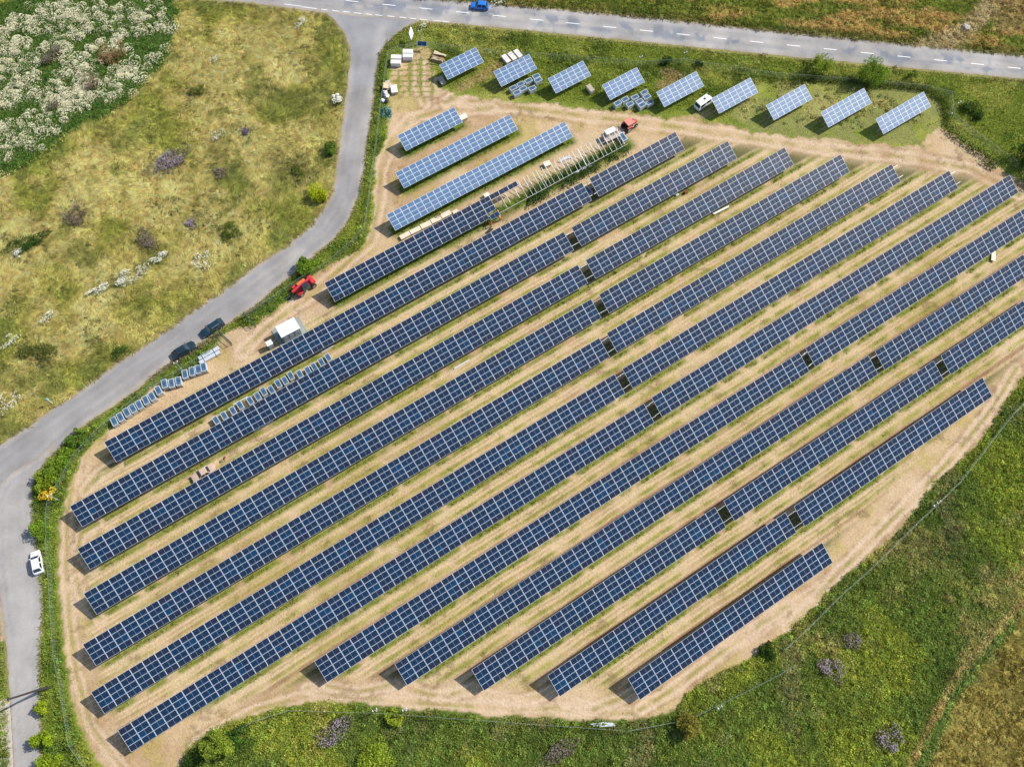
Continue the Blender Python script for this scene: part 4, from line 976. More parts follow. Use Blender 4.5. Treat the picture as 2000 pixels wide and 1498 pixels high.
# red telescopic loader
hd = heading((615, 545), (575, 574))
tb = empty('telehandler', G(596, 563), hd, 'red telescopic loader with forks beside the round bush', 'loader')
RED2 = paintm('loader_red', (0.60, 0.035, 0.045), 0.3, 0.45); ORG = paintm('loader_orange', (0.75, 0.16, 0.05), 0.3, 0.45)
MB().bbox((-0.1, 0, 0.85), (4.4, 1.3, 0.55), RED2, 0.1).build('chassis', tb)
MB().bbox((0.15, -0.72, 1.35), (1.9, 0.75, 0.75), ORG, 0.14).build('engine_cover', tb)
cb = MB().box((0.05, 0.68, 1.75), (1.5, 0.9, 1.5), mat('cab_glass', (0.03, 0.08, 0.08), 0.1, 0, 0.8), taper=0.85).build('cab', tb)
MB().bbox((0.05, 0.68, 2.52), (1.3, 0.82, 0.08), BLACKP, 0.02).build('cab_roof', tb)
MB().bbox((-1.75, 0, 1.45), (0.9, 1.8, 0.5), RED2, 0.12).build('rear_housing', tb)
bo = MB().box((0.45, 0.02, 2.0), (4.4, 0.40, 0.42), RED2, ry=0.10).build('boom', tb)
MB().box((2.75, 0.02, 1.35), (0.35, 0.32, 1.1), BLACKP, ry=-0.25).build('boom_head', bo)
MB().box((3.05, 0, 0.75), (0.12, 1.25, 0.9), BLACKP).build('carriage', tb)
for sy in (-0.4, 0.4): MB().box((3.65, sy, 0.30), (1.2, 0.14, 0.07), STEEL).build('fork', tb)
for x_ in (1.45, -1.45):
    for sy in (-1, 1):
        wheel(tb, x_, sy * 1.0, 0.58, 0.42)
for sy in (-1, 1): MB().bbox((1.45, sy * 1.0, 1.24), (1.2, 0.46, 0.07), RED2, 0.02).build('mudguard', tb)
MB().bbox((1.0, 1.25, 2.05), (0.08, 0.25, 0.3), BLACKP, 0.02).build('mirror', tb)

# ------------------------------------------------------------------ kiosk and cabinet
hk = heading((549.7, 659.7), (586.1, 640.7), 3.0)
pc = [G(q[0], q[1], 3.0) for q in ((536.7, 638.7), (573.1, 619.4), (586.1, 640.7), (549.7, 659.7))]
kc = sum(pc, Vector()) / 4; kl = ((pc[1] - pc[0]).length + (pc[2] - pc[3]).length) / 2; kw = ((pc[2] - pc[1]).length + (pc[3] - pc[0]).length) / 2
kb = empty('transformer_kiosk', (kc.x, kc.y, 0), hk, 'white roofed grey transformer kiosk near the gate', 'kiosk')
KW = mat('kiosk_wall', (0.36, 0.41, 0.46), 0.6, noise=0.06)
MB().box((0, 0, 1.45), (kl - 0.25, kw - 0.25, 2.7), KW).build('wall', kb)
MB().bbox((0, 0, 2.90), (kl, kw, 0.20), mat('kiosk_roof', (0.82, 0.82, 0.81), 0.7, noise=0.03), 0.04).build('roof', kb)
MB().box((0.05, 0.15, 0.06), (kl + 1.9, kw + 2.0, 0.16), mat('kiosk_slab', A(168, 176, 166), 0.9, noise=0.15, nscale=2)).build('slab', kb)
for i, x_ in enumerate((-kl * 0.30, 0.0, kl * 0.28)):
    dr = MB().box((x_, -kw / 2 + 0.10, 1.30), (kl * 0.24, 0.05, 2.1), mat('kiosk_door', (0.42, 0.50, 0.60), 0.5)).build('door', kb)
    MB().box((x_ + kl * 0.09, -kw / 2 + 0.06, 1.25), (0.05, 0.05, 0.22), BLACKP).build('handle', dr)
    lv = MB()
    for j in range(5): lv.box((x_, -kw / 2 + 0.06, 1.7 + 0.09 * j), (kl * 0.16, 0.03, 0.05), STEEL)
    lv.build('louvre', dr)
pc2 = G(525.5, 669.7, 1.9)
cbn = empty('control_cabinet', (pc2.x, pc2.y, 0), hk, 'small white cabinet in the shade of the kiosk', 'cabinet')
MB().bbox((0, 0, 1.0), (1.05, 0.95, 1.6), KW, 0.03).build('housing', cbn)
MB().bbox((0, 0, 1.85), (1.15, 1.05, 0.10), WHITE, 0.02).build('roof', cbn)
MB().box((0, 0, 0.10), (1.2, 1.1, 0.24), mat('concrete_plinth', A(160, 155, 150), 0.9)).build('plinth', cbn)
MB().box((0, -0.49, 1.0), (0.85, 0.03, 1.35), mat('kiosk_door', (0.42, 0.50, 0.60), 0.5)).build('door', cbn)
MB().tube((0.5, 0.1, 1.2), (1.5, 0.5, 0.9), 0.07, STEEL, 6).build('cable_pipe', cbn)

# ------------------------------------------------------------------ stacks of modules on pallets
PALM = mat('pallet_wood', A(190, 160, 120), 0.8, noise=0.2)
SIDE = mat('module_edges', (0.50, 0.55, 0.58), 0.5, 0.1); TOPG = mat('stack_top_cells', (0.040, 0.098, 0.180), 0.45, 0, 0.3, noise=0.12, nscale=0.8)
def stack_proto():
    r = empty('panel_stack', (0, 0, 0), 0, 'x', 'panel stack', 'x')
    mb = MB()
    for y_ in (-0.45, 0, 0.45): mb.box((0, y_, 0.06), (1.9, 0.12, 0.09), PALM)
    for i in range(7): mb.box((-0.87 + 0.29 * i, 0, 0.12), (0.12, 1.04, 0.03), PALM)
    mb.build('pallet', r)
    pl = MB()
    for i in range(11): pl.box((0, 0, 0.16 + 0.085 * i), (1.70 - 0.012 * (i % 2), 1.02 - 0.012 * (i % 2), 0.078), SIDE)
    pl.build('module_pile', r)
    z = 1.075
    tpn = MB().box((0, 0, z), (1.72, 1.04, 0.05), SIDE).quad([(-0.74, -0.40, z + 0.029), (0.74, -0.40, z + 0.029), (0.74, 0.40, z + 0.029), (-0.74, 0.40, z + 0.029)], TOPG).build('top_module', r)
    for i in range(2): MB().box((-0.45 + 0.9 * i, 0, z + 0.032), (0.03, 1.046, 0.008), mat('strap_band', (0.30, 0.38, 0.46), 0.5)).build('strap', r)
    return r
proto = stack_proto(); first = True
def stack(cx, cy, ang_from, ang_to, label, group, sc_=1.0):
    global first
    o = proto if first else copy_tree(proto)
    first = False
    o.location = G(cx, cy, 1.1).xy.to_3d(); o.rotation_euler = (0, 0, heading(ang_from, ang_to, 1.1) + random.uniform(-0.04, 0.04))
    o.scale = (sc_, sc_, 1.0 + random.uniform(-0.12, 0.12))
    o['label'] = label; o['group'] = group
ORD = ['first', 'second', 'third', 'fourth', 'fifth', 'sixth', 'seventh', 'eighth', 'ninth', 'tenth', 'eleventh', 'twelfth', 'thirteenth', 'fourteenth', 'fifteenth', 'sixteenth']
RD = [(222.2, 822.2), (234.6, 814.2), (247.6, 805.2), (259.1, 797.2), (271.6, 790.2), (284.6, 781.6), (296.6, 774.1), (309.2, 762.6), (320.7, 749.1), (334.7, 748.1), (348.2, 744.1), (360.7, 730.1), (374.8, 725.1), (386.8, 721.0), (397.8, 717.0)]
for i, (x_, y_) in enumerate(RD):
    d = (7.5, 15) if i < 8 else (2.5, 16)
    stack(x_, y_, (x_ - d[0] / 2, y_ - d[1] / 2), (x_ + d[0] / 2, y_ + d[1] / 2), 'panel stack in the line along the lane hedge, %s from its lower left end' % ORD[i], 'panel stacks along the lane hedge')
MD = [(175, 1120), (300, 1050), (440, 975), (550, 890), (705, 815), (820, 745), (915, 675), (1030, 640), (1140, 550), (1245, 500), (1335, 425), (1475, 400), (1605, 350), (1700, 290), (1815, 220), (1920, 145)]
for i, (x_, y_) in enumerate(MD):
    x_, y_ = 400 + x_ / 7.968, 680 + y_ / 7.968
    stack(x_, y_, (x_ - 3.5, y_ - 5.8), (x_ + 3.5, y_ + 5.8), 'panel stack in the line between two dark solar rows, %s from its lower left end' % ORD[i], 'panel stacks between the dark rows', 0.95)
for i, (x_, y_, lb) in enumerate(((450, 625, 'leftmost of the upper line in the cluster of eight'), (740, 480, 'second of the upper line in the cluster of eight'), (1045, 345, 'third of the upper line in the cluster of eight'), (1345, 170, 'topmost right one in the cluster of eight'),
                              (1420, 330, 'just under the topmost right one in the cluster of eight'), (590, 820, 'lowest left one in the cluster of eight'), (835, 660, 'middle of the lower line in the cluster of eight'), (1190, 650, 'right end of the lower line in the cluster of eight'))):
    x_, y_ = 980 + x_ / 19.97, 140 + y_ / 19.97
    stack(x_, y_, (x_ - 6, y_ + 2.7), (x_ + 6, y_ - 2.7), 'panel stack, ' + lb, 'panel stacks beside the second pale table', 0.95)
for i, (x_, y_, lb) in enumerate(((330, 640, 'far left one in the cluster of nine'), (620, 490, 'second from left at the top of the cluster of nine'), (1010, 385, 'upper middle one in the cluster of nine'), (1370, 195, 'topmost one in the cluster of nine'),
                              (1470, 370, 'just below the topmost one in the cluster of nine'), (810, 660, 'lower left one in the cluster of nine'), (1180, 550, 'centre one in the cluster of nine'), (1280, 710, 'lowest one in the cluster of nine'), (1580, 610, 'partly shaded right one in the cluster of nine'))):
    x_, y_ = 1190 + x_ / 19.97, 170 + y_ / 19.97
    stack(x_, y_, (x_ - 6, y_ + 3.2), (x_ + 6, y_ - 3.2), 'panel stack, ' + lb, 'panel stacks beside the fourth pale table', 0.95)
stack(1217, 267, (1214, 262), (1221, 272), 'panel stack standing just right of the trailer', 'single panel stacks', 1.15)
stack(1148.5, 372, (1144, 367), (1153, 377), 'panel stack half hidden in the gap of the first long dark row', 'single panel stacks', 1.1)

# ------------------------------------------------------------------ crates, boxes and loose material
def crate(name, label, cx, cy, a, b_, L, W_, Hh, m, lid=None, cat='crate', group=None, z0=0.0):
    p = G(cx, cy, Hh + z0); r = empty(name, (p.x, p.y, z0), heading(a, b_, Hh), label, cat, group)
    mb = MB()
    for y_ in (-0.36, 0, 0.36): mb.box((0, y_ * W_, 0.05), (L * 0.98, 0.10, 0.09), PALM)
    mb.build('pallet', r)
    MB().bbox((0, 0, 0.10 + (Hh - 0.16) / 2), (L, W_, Hh - 0.16), m, 0.03).build('side', r)
    MB().bbox((0, 0, Hh - 0.03), (L + 0.05, W_ + 0.05, 0.07), lid or m, 0.02).build('lid', r)
    return r
PINK = mat('wrapped_white', (0.74, 0.70, 0.68), 0.6, noise=0.06)
crate('wrapped_crate', 'white wrapped crate, upper one of the left pair by the lane', 773.9, 111, (764, 111), (784, 111.5), 2.15, 0.98, 1.25, PINK, WHITE, group='white crates in the storage corner')
crate('wrapped_crate', 'white wrapped crate, lower pinkish one of the left pair by the lane', 772.8, 120.8, (763, 121), (783, 121.5), 2.15, 0.98, 1.15, PINK, mat('pinkish_lid', (0.74, 0.66, 0.62), 0.6), group='white crates in the storage corner')
crate('wrapped_crate', 'white wrapped crate, upper one of the right pair below the sign', 796.4, 100.1, (786, 100), (806, 100.5), 2.15, 0.98, 1.35, PINK, WHITE, group='white crates in the storage corner')
crate('wrapped_crate', 'white wrapped crate, lower one of the right pair below the sign', 796, 108.8, (786, 109), (806, 109.3), 2.15, 0.95, 1.25, PINK, mat('grey_white_lid', (0.62, 0.63, 0.66), 0.6), group='white crates in the storage corner')
for (x_, y_, lb) in ((988.5, 114.5, 'leftmost'), (1000.5, 109.5, 'middle'), (1011.8, 104.5, 'rightmost')):
    crate('carton_crate', 'pinkish white carton, %s of three behind a pale table' % lb, x_, y_, (x_ - 6, y_ - 7), (x_ + 6, y_ + 7), 2.2, 1.05, 1.1, CARD, PINK, 'carton', 'three cartons behind a pale table')
crate('carton_crate', 'lone beige carton between two pale tables', 1153.2, 172.0, (1148, 166), (1158, 178), 1.9, 1.0, 1.1, CARD, mat('beige_lid', A(205, 190, 172), 0.8), 'carton')
crate('grey_crate', 'grey crate at the shaded end of the first pale table', 862.8, 156.5, (856.5, 147), (869, 166), 2.1, 1.05, 0.8, mat('grey_crate_side', A(150, 152, 140), 0.8), mat('grey_crate_lid', A(190, 190, 176), 0.8))
crate('carton_crate', 'cream carton at the right end of the shortest light blue row', 904, 228.5, (898, 231.5), (910, 225.5), 1.7, 1.2, 0.9, CARD, mat('cream_lid', A(255, 246, 224, 1.4), 0.8), 'carton')
crate('carton_crate', 'cream carton beside the bare rafters', 1068.4, 319.5, (1062, 322), (1075, 317), 1.4, 1.1, 0.8, CARD, mat('cream_lid', A(255, 246, 224, 1.4), 0.8), 'carton')
crate('carton_crate', 'small cream carton at the end of the modules of the unfinished row', 950.3, 380.5, (945, 383), (955, 378), 1.1, 0.85, 0.8, CARD, mat('cream_lid', A(255, 246, 224, 1.4), 0.8), 'carton')
QS = [((155, 560), (300, 485), (340, 545), (185, 620)), ((310, 480), (470, 405), (500, 465), (345, 540)), ((475, 390), (630, 320), (665, 385), (510, 460)), ((635, 310), (780, 245), (825, 300), (670, 375)), ((790, 230), (930, 160), (975, 220), (825, 295)), ((975, 185), (1050, 140), (1070, 185), (1000, 220))]
for i, q in enumerate(QS):
    w_ = [G(760 + a / 7.94, 390 + b / 7.94, 0.55) for a, b in q]; c = sum(w_, Vector()) / 4
    L_ = ((w_[1] - w_[0]).length + (w_[2] - w_[3]).length) / 2; W_ = ((w_[3] - w_[0]).length + (w_[2] - w_[1]).length) / 2
    r = empty('lidded_pallet', (c.x, c.y, 0), math.atan2(w_[1].y - w_[0].y, w_[1].x - w_[0].x), ('flat pallet with cream lid above the unfinished row, %s from the left' % ORD[i]) if i < 5 else 'small pallet with cream lid at the right end of the lid line', 'pallet', 'cream lidded pallets above the unfinished row')
    MB().box((0, 0, 0.06), (L_, W_, 0.10), PALM).build('pallet_base', r)
    MB().bbox((0, 0, 0.31), (L_ * 0.97, W_ * 0.97, 0.40), CARD, 0.02).build('side', r)
    MB().bbox((0, 0, 0.53), (L_, W_, 0.04), mat('cream_board', A(250, 232, 208, 1.42), 0.8, noise=0.05), 0.015).build('lid', r)
# timber pile
tb_ = empty('timber_pile', G(857, 116), heading((848, 112), (866, 118)), 'untidy pile of pale planks and pallets by the first pale table', 'timber pile')
for i in range(22):
    MB().box((random.uniform(-0.25, 0.35), random.uniform(-1.15, 1.1), 0.10 + 0.055 * i * 0.9), (random.uniform(2.0, 2.9), random.uniform(0.14, 0.34), 0.06), (WOOD, CARD, WOODD, WOOD)[i % 4], rz=random.uniform(-0.22, 0.22), ry=random.uniform(-0.05, 0.05)).build('plank', tb_)
MB().box((0, 0, 0.35), (2.2, 1.9, 0.7), WOODD).build('core', tb_)
# cardboard heap, bags, netting
hp = empty('cardboard_heap', G(756, 170), heading((750, 160), (756, 178)), 'tilted cream cardboard sheets heaped against the fence', 'cardboard heap')
for i in range(7):
    MB().box((random.uniform(-0.5, 0.5), random.uniform(-0.45, 0.45), 0.2 + 0.13 * i), (1.7, 1.05, 0.05), CARD if i % 3 else WOOD, rz=random.uniform(-0.5, 0.5), rx=random.uniform(-0.25, 0.25), ry=random.uniform(-0.2, 0.2)).build('sheet', hp)
crate('carton_crate', 'white topped carton beside the cardboard heap', 769.5, 173.5, (768, 165), (771, 182), 1.9, 1.3, 0.9, CARD, WHITE, 'carton')
def blob(name, label, cat, cx, cy, r, h, m, seed, group=None, par=None):
    bm = bmesh.new(); bmesh.ops.create_icosphere(bm, subdivisions=3, radius=1.0)
    rr = random.Random(seed); ph = [rr.uniform(0, 6) for _ in range(6)]
    for v in bm.verts:
        k = 1 + 0.16 * math.sin(5 * v.co.x + ph[0]) * math.sin(4 * v.co.y + ph[1]) + 0.12 * math.sin(9 * v.co.y + ph[2]) + 0.06 * math.sin(13 * v.co.x + 11 * v.co.z + ph[3])
        v.co = Vector((v.co.x * r * k, v.co.y * r * k * 0.85, max(-0.05, (v.co.z * 0.5 + 0.42) * h * k)))
    me = bpy.data.meshes.new(name); bm.to_mesh(me); bm.free(); me.materials.append(m); me.shade_smooth()
    return tag(link(name, me, None, G(cx, cy), (0, 0, rr.uniform(0, 6))), label, cat, group)
BAG = mat('white_sack', (0.76, 0.76, 0.78), 0.55); BAGD = mat('dark_sack', (0.035, 0.03, 0.04), 0.5)
for (x_, y_, r, m, lb) in ((752.5, 183, 0.55, BAG, 'white sack nearest the cardboard heap'), (756, 189.5, 0.6, BAG, 'largest white sack in the rubbish row by the fence'), (747.5, 199, 0.5, BAG, 'lowest white sack by the fence'), (751, 194.5, 0.42, BAGD, 'dark sack squeezed between white sacks'), (755.5, 200, 0.45, BAGD, 'dark sack above the green netting'), (748.5, 189, 0.4, BAGD, 'dark sack nearest the fence wire')):
    blob('sack', lb, 'sack', x_, y_, r, 0.75, m, int(x_ * 7), 'sacks by the lane fence')
nets = empty('netting_heap', G(755, 222), 0.3, 'heap of tangled teal netting beside the fence', 'netting heap')
NETM = [mat('teal_netting', (0.02, 0.21, 0.20), 0.5), mat('teal_netting_pale', (0.16, 0.42, 0.40), 0.5), mat('teal_netting_dark', (0.008, 0.08, 0.085), 0.6)]
for i in range(46):
    a_, q = random.uniform(0, 6.28), math.sqrt(random.random()) * 1.35; r_ = random.uniform(0.16, 0.4)
    c = Vector((q * math.cos(a_), q * math.sin(a_) * 1.05, random.uniform(0.1, 0.9 * (1.1 - q * 0.55)))); mb = MB()
    n_ = 9; ax = Vector((random.gauss(0, 1), random.gauss(0, 1), random.gauss(0, 1) + 1)).normalized(); t_ = ax.orthogonal().normalized(); b2 = ax.cross(t_)
    ring = [c + t_ * (r_ * math.cos(6.283 * k / n_)) + b2 * (r_ * 0.8 * math.sin(6.283 * k / n_)) for k in range(n_)]
    for k in range(n_): mb.tube(ring[k], ring[(k + 1) % n_], 0.055, NETM[i % 3], 4)
    mb.build('strand', nets)
# bundled beams by the gate
bd = empty('beam_bundle', G(408.5, 693.3, 0.6).xy.to_3d(), heading((390, 703), (426, 683)), 'two strapped bundles of galvanised beams by the lane hedge', 'beam bundle')
GALV = mat('bright_galvanised', (0.62, 0.67, 0.72), 0.45, 0.2, noise=0.08)
for sy in (-0.42, 0.42):
    for k in range(5):
        for j in range(3):
            MB().box((0.12 * (1 if sy > 0 else -1), sy + (k - 2) * 0.135, 0.22 + j * 0.16), (4.2, 0.12, 0.14), GALV).build('beam', bd)
for x_ in (-1.3, 1.0): MB().box((x_, 0, 0.07), (0.12, 1.9, 0.12), WOODD).build('bearer', bd)
for x_ in (-1.25, 1.05): MB().box((x_, 0, 0.64), (0.07, 1.7, 0.04), BLACKP).build('strap', bd)
def loose_bars(name, label, segs, z, r, m):
    c = sum((G(*s) for sg in segs for s in sg), Vector()) / (2 * len(segs)); e = empty(name, c, 0, label, 'steel bars')
    for i, (a, b_) in enumerate(segs):
        MB().box((0, 0, 0), ((G(*a) - G(*b_)).length, r, r), m).build('bar', e, (G(*a) + G(*b_)) / 2 - c + Vector((0, 0, z + 0.03 * i)), (0, 0, heading(a, b_)))
    return e
loose_bars('loose_bars', 'fan of loose steel bars lying under the bare rafters', [((1125, 338), (1146, 318)), ((1127, 337), (1151, 321)), ((1130, 336), (1154, 317)), ((1126, 339), (1158, 325)), ((1123, 338.5), (1157, 323.5)), ((1128, 337.5), (1162, 323.5))], 0.2, 0.14, GALV)
loose_bars('loose_bars', 'pale bars lying in the grass at the lower fence', [((1152, 1414), (1184, 1410)), ((1158, 1417), (1200, 1413.5)), ((1164, 1413), (1196, 1411.5)), ((1170, 1418), (1201, 1416))], 0.25, 0.16, GALV)
loose_bars('loose_bars', 'white bars stacked along the edge of a dark row', [((1392, 419), (1420, 405)), ((1394, 419.5), (1422, 405.5)), ((1395, 418), (1423, 404))], 0.15, 0.22, WHITE)
loose_bars('loose_bars', 'pale bars lying behind the bare rafters', [((1090, 317), (1112, 308)), ((1093, 318), (1114, 309)), ((1097, 313), (1113, 306))], 0.2, 0.15, GALV)
b_ = MB().bbox((0, 0, 0), (2.5, 0.85, 0.05), mat('cream_lid', A(255, 246, 224, 1.4), 0.8), 0.015)
tag(b_.build('leaning_sheet', None, G(1940.5, 500, 0.3) + Vector((0, 0, 0.02)), (0, 0.10, heading((1939, 510), (1941, 492)))), 'cream white sheet leaning out from under a dark row', 'sheet')
for (x_, y_, ln, lb) in ((640, 682, 2.6, 'under the long row right of the kiosk'), (470, 783, 3.0, 'under the row opposite the roadside stacks'), (515, 833, 4.0, 'below the inner stack line'), (902, 712, 3.4, 'below the second long row, near its middle'), (880, 790, 2.6, 'below a long row, centre left')):
    tag(MB().box((0, 0, 0.12), (ln, 0.22, 0.10), GALV).build('loose_beam', None, G(x_, y_), (0, 0, AZ)), 'single pale beam lying %s' % lb, 'beam', 'loose beams under the rows')

# ------------------------------------------------------------------ sign, test module, poles, gate, fence
sg = empty('diamond_sign', G(801, 84), 0.15, 'white diamond board, its shade side painted blue, by the junction', 'sign')
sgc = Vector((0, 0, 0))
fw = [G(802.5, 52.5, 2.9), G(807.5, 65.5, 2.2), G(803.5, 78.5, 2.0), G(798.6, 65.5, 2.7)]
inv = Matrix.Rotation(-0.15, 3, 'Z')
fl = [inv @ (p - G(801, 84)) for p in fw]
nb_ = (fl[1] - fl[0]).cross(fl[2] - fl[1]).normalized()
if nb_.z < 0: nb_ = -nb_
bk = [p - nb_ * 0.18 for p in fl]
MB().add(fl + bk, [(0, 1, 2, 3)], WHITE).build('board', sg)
MB().add(fl + bk, [(7, 6, 5, 4), (0, 4, 5, 1), (1, 5, 6, 2), (2, 6, 7, 3), (3, 7, 4, 0)], mat('sign_shade_blue', (0.03, 0.16, 0.30), 0.5)).build('back_panel', sg)  # blue on back and edges paints in the board's shaded side
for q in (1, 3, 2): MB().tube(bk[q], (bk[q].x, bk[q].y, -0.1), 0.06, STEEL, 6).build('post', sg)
tm = empty('test_module', G(825, 99), heading((815, 93), (835, 94.2)), 'single dark module on a post near the sign', 'solar panel')
pz = 1.7
link('solar_panel', MOD_D, tm, (0, 0.3, pz), (rad(28), 0, 0))
MB().tube((0, 0.3, -0.1), (0, 0.3, pz - 0.1), 0.06, STEEL, 6).build('post', tm)
MB().box((0, 0.3, pz - 0.08), (1.9, 0.06, 0.08), STEEL).build('crossbar', tm)
def camera_mast(cx, cy, label, hgt=4.0, a_=0.6):
    r = empty('camera_mast', G(cx, cy), a_, label, 'camera mast', 'camera masts along the fence')
    MB().tube((0, 0, -0.1), (0, 0, hgt), 0.06, STEEL, 7, 0.045).build('pole', r)
    MB().tube((-0.30, 0, hgt - 0.15), (0.30, 0, hgt - 0.15), 0.03, STEEL, 5).build('crossarm', r)
    for s in (-1, 1): MB().bbox((s * 0.34, 0.08, hgt - 0.05), (0.14, 0.34, 0.14), mat('camera_shell', (0.60, 0.61, 0.60), 0.5), 0.02).build('camera_head', r)
    MB().bbox((0, -0.12, 1.4), (0.25, 0.16, 0.35), STEEL, 0.02).build('junction_box', r)
camera_mast(823, 86, 'camera mast near the test module by the junction'); camera_mast(1852, 230, 'camera mast in the green ground at the right', 5.0)
camera_mast(357, 724, 'camera mast behind the roadside panel stacks'); camera_mast(117, 978, 'camera mast beside the yellow flowering bush')
camera_mast(737, 1387, 'left one of two camera masts at the lower fence', 3.4); camera_mast(794, 1386, 'right one of two camera masts at the lower fence', 3.4)
camera_mast(1397, 1382, 'camera mast on the fence right of the golden tree', 3.4); camera_mast(1816, 990, 'camera mast on the right hand fence', 3.6); camera_mast(1333, 124, 'camera mast behind the tables near the main road', 3.4)
camera_mast(1248, 130, 'camera mast in the grass above the fourth pale table', 3.0)
# marker post in the meadow
mk = empty('marker_post', G(103, 788), 0, 'pale marker post with a teal cap at the meadow edge', 'marker post')
MB().tube((0, 0, 0), (0, 0, 2.0), 0.07, WHITE, 7).build('post', mk); MB().tube((0, 0, 2.0), (0, 0, 2.6), 0.26, mat('teal_cap', (0.20, 0.45, 0.48), 0.5), 8, 0.1).build('cap', mk)
# utility pole inferred from a shadow band across the lane; its lean follows that band
up = empty('utility_pole', G(93, 1341), 0.4, 'dark wooden utility pole leaning over the left lane', 'utility pole')
TAR = mat('tarred_wood', (0.030, 0.026, 0.024), 0.8)
ptop = Matrix.Rotation(-0.4, 3, 'Z') @ (G(14, 1366, 6.4) - G(93, 1341))
MB().tube(ptop * -0.04, ptop, 0.20, TAR, 9, 0.14).build('pole', up)
MB().tube((0.9, -0.2, -0.2), ptop * 0.62, 0.14, TAR, 8, 0.10).build('brace', up)
ca_ = MB().box(ptop * 0.97, (0.12, 0.7, 0.12), TAR).build('crossarm', up)
for y_ in (-0.3, 0.3): MB().tube(ptop * 0.97 + Vector((0, y_, 0.05)), ptop * 0.97 + Vector((0, y_, 0.25)), 0.05, TAR, 6).build('insulator', ca_)
def gate(a, b_, label):
    A_, B_ = G(*a), G(*b_); L_ = (B_ - A_).length
    r = empty('gate_leaf', A_, math.atan2(B_.y - A_.y, B_.x - A_.x), label, 'gate', 'leaves of the entrance gate')
    fr = MB()
    for z in (0.15, 1.1, 1.95): fr.box((L_ / 2, 0, z), (L_, 0.07, 0.07), GATEM)
    for x_ in (0.03, L_ - 0.03): fr.box((x_, 0, 1.05), (0.07, 0.075, 1.85), GATEM)
    fr.build('frame', r)
    for i in range(int(L_ / 0.16)): MB().box((0.12 + i * 0.16, 0, 1.05), (0.022, 0.022, 1.78), GATEM).build('bar', r)
    MB().tube((0, 0, -0.1), (0, 0, 2.25), 0.09, GATEM, 8).build('gate_post', r)
    MB().bbox((L_ - 0.10, 0.06, 1.1), (0.16, 0.08, 0.25), BLACKP, 0.01).build('lock', r)
gate((480.5, 619.5), (501, 639.5), 'green gate leaf on the right of the entrance'); gate((430, 652.5), (454.5, 674.5), 'green gate leaf on the left of the entrance')
def fence(label, pts, hgt=1.75, gap=2.9):
    W = [G(*p) for p in pts]; r = empty('wire_fence', W[0], 0, label, 'fence', 'wire fence round the farm'); o0 = W[0]
    wires = MB(); last = None
    for a, b_ in zip(W[:-1], W[1:]):
        n = max(1, int(round((b_ - a).length / gap))); d = math.atan2(b_.y - a.y, b_.x - a.x)
        for i in range(n):
            p = a.lerp(b_, i / n) - o0
            link('post', beam_mesh(0.07, 0.07, hgt + 0.3, FENCEM), r, (p.x, p.y, (hgt - 0.2) / 2), (0, 0, d))
        L_ = (b_ - a).length; m_ = (a + b_) / 2 - o0
        for z in [0.1 + 0.2 * k for k in range(int(hgt / 0.2))]: wires.box((m_.x, m_.y, z), (L_, 0.007, 0.007), FENCEM, rz=d)
        wires.box((m_.x, m_.y, hgt - 0.03), (L_, 0.035, 0.035), FENCEM, rz=d)
        k = int(L_ / 0.5)
        for i in range(k):
            p = a.lerp(b_, (i + 0.5) / k) - o0; wires.box((p.x, p.y, hgt / 2), (0.007, 0.008, hgt - 0.1), FENCEM, rz=d)
    w_ = wires.build('wire_mesh', r); w_['kind'] = 'stuff'
fence('wire fence down the left side from the stacks to the bottom edge', [(345, 733), (300, 757), (208, 832), (150, 893), (122, 944), (100, 985), (97, 1013), (99, 1100), (102, 1123), (106, 1186), (113, 1286), (124, 1336), (143, 1456), (176, 1502), (200, 1530)])
fence('wire fence along the lane between the beam bundle and the left gate leaf', [(345, 733), (378, 712), (412, 690), (429, 676)])
fence('wire fence along the inner bend of the lane up to the sign', [(481, 622), (530, 590), (570, 562), (640, 520), (690, 478), (712, 452), (719, 412), (724, 375), (728, 338), (736, 288), (744, 213), (750, 175), (754, 140), (760, 110), (780, 100)])
fence('wire fence along the lower edge of the farm', [(470, 1425), (500, 1408), (567, 1387), (750, 1393), (1000, 1411), (1225, 1427), (1315, 1410), (1360, 1396), (1450, 1352), (1500, 1327), (1549, 1300)])
fence('wire fence along the lower right track', [(1528, 1271), (1577, 1225), (1640, 1162), (1683, 1125), (1738, 1072), (1788, 1022), (1826, 987), (1871, 942), (1926, 871), (1970, 815), (2040, 745)])
fence('wire fence behind the pale tables near the main road', [(780, 100), (830, 95), (1000, 112), (1150, 122), (1248, 131), (1333, 126), (1500, 152), (1700, 168), (1800, 176), (1852, 190), (1856, 232), (1900, 268), (1990, 333)])

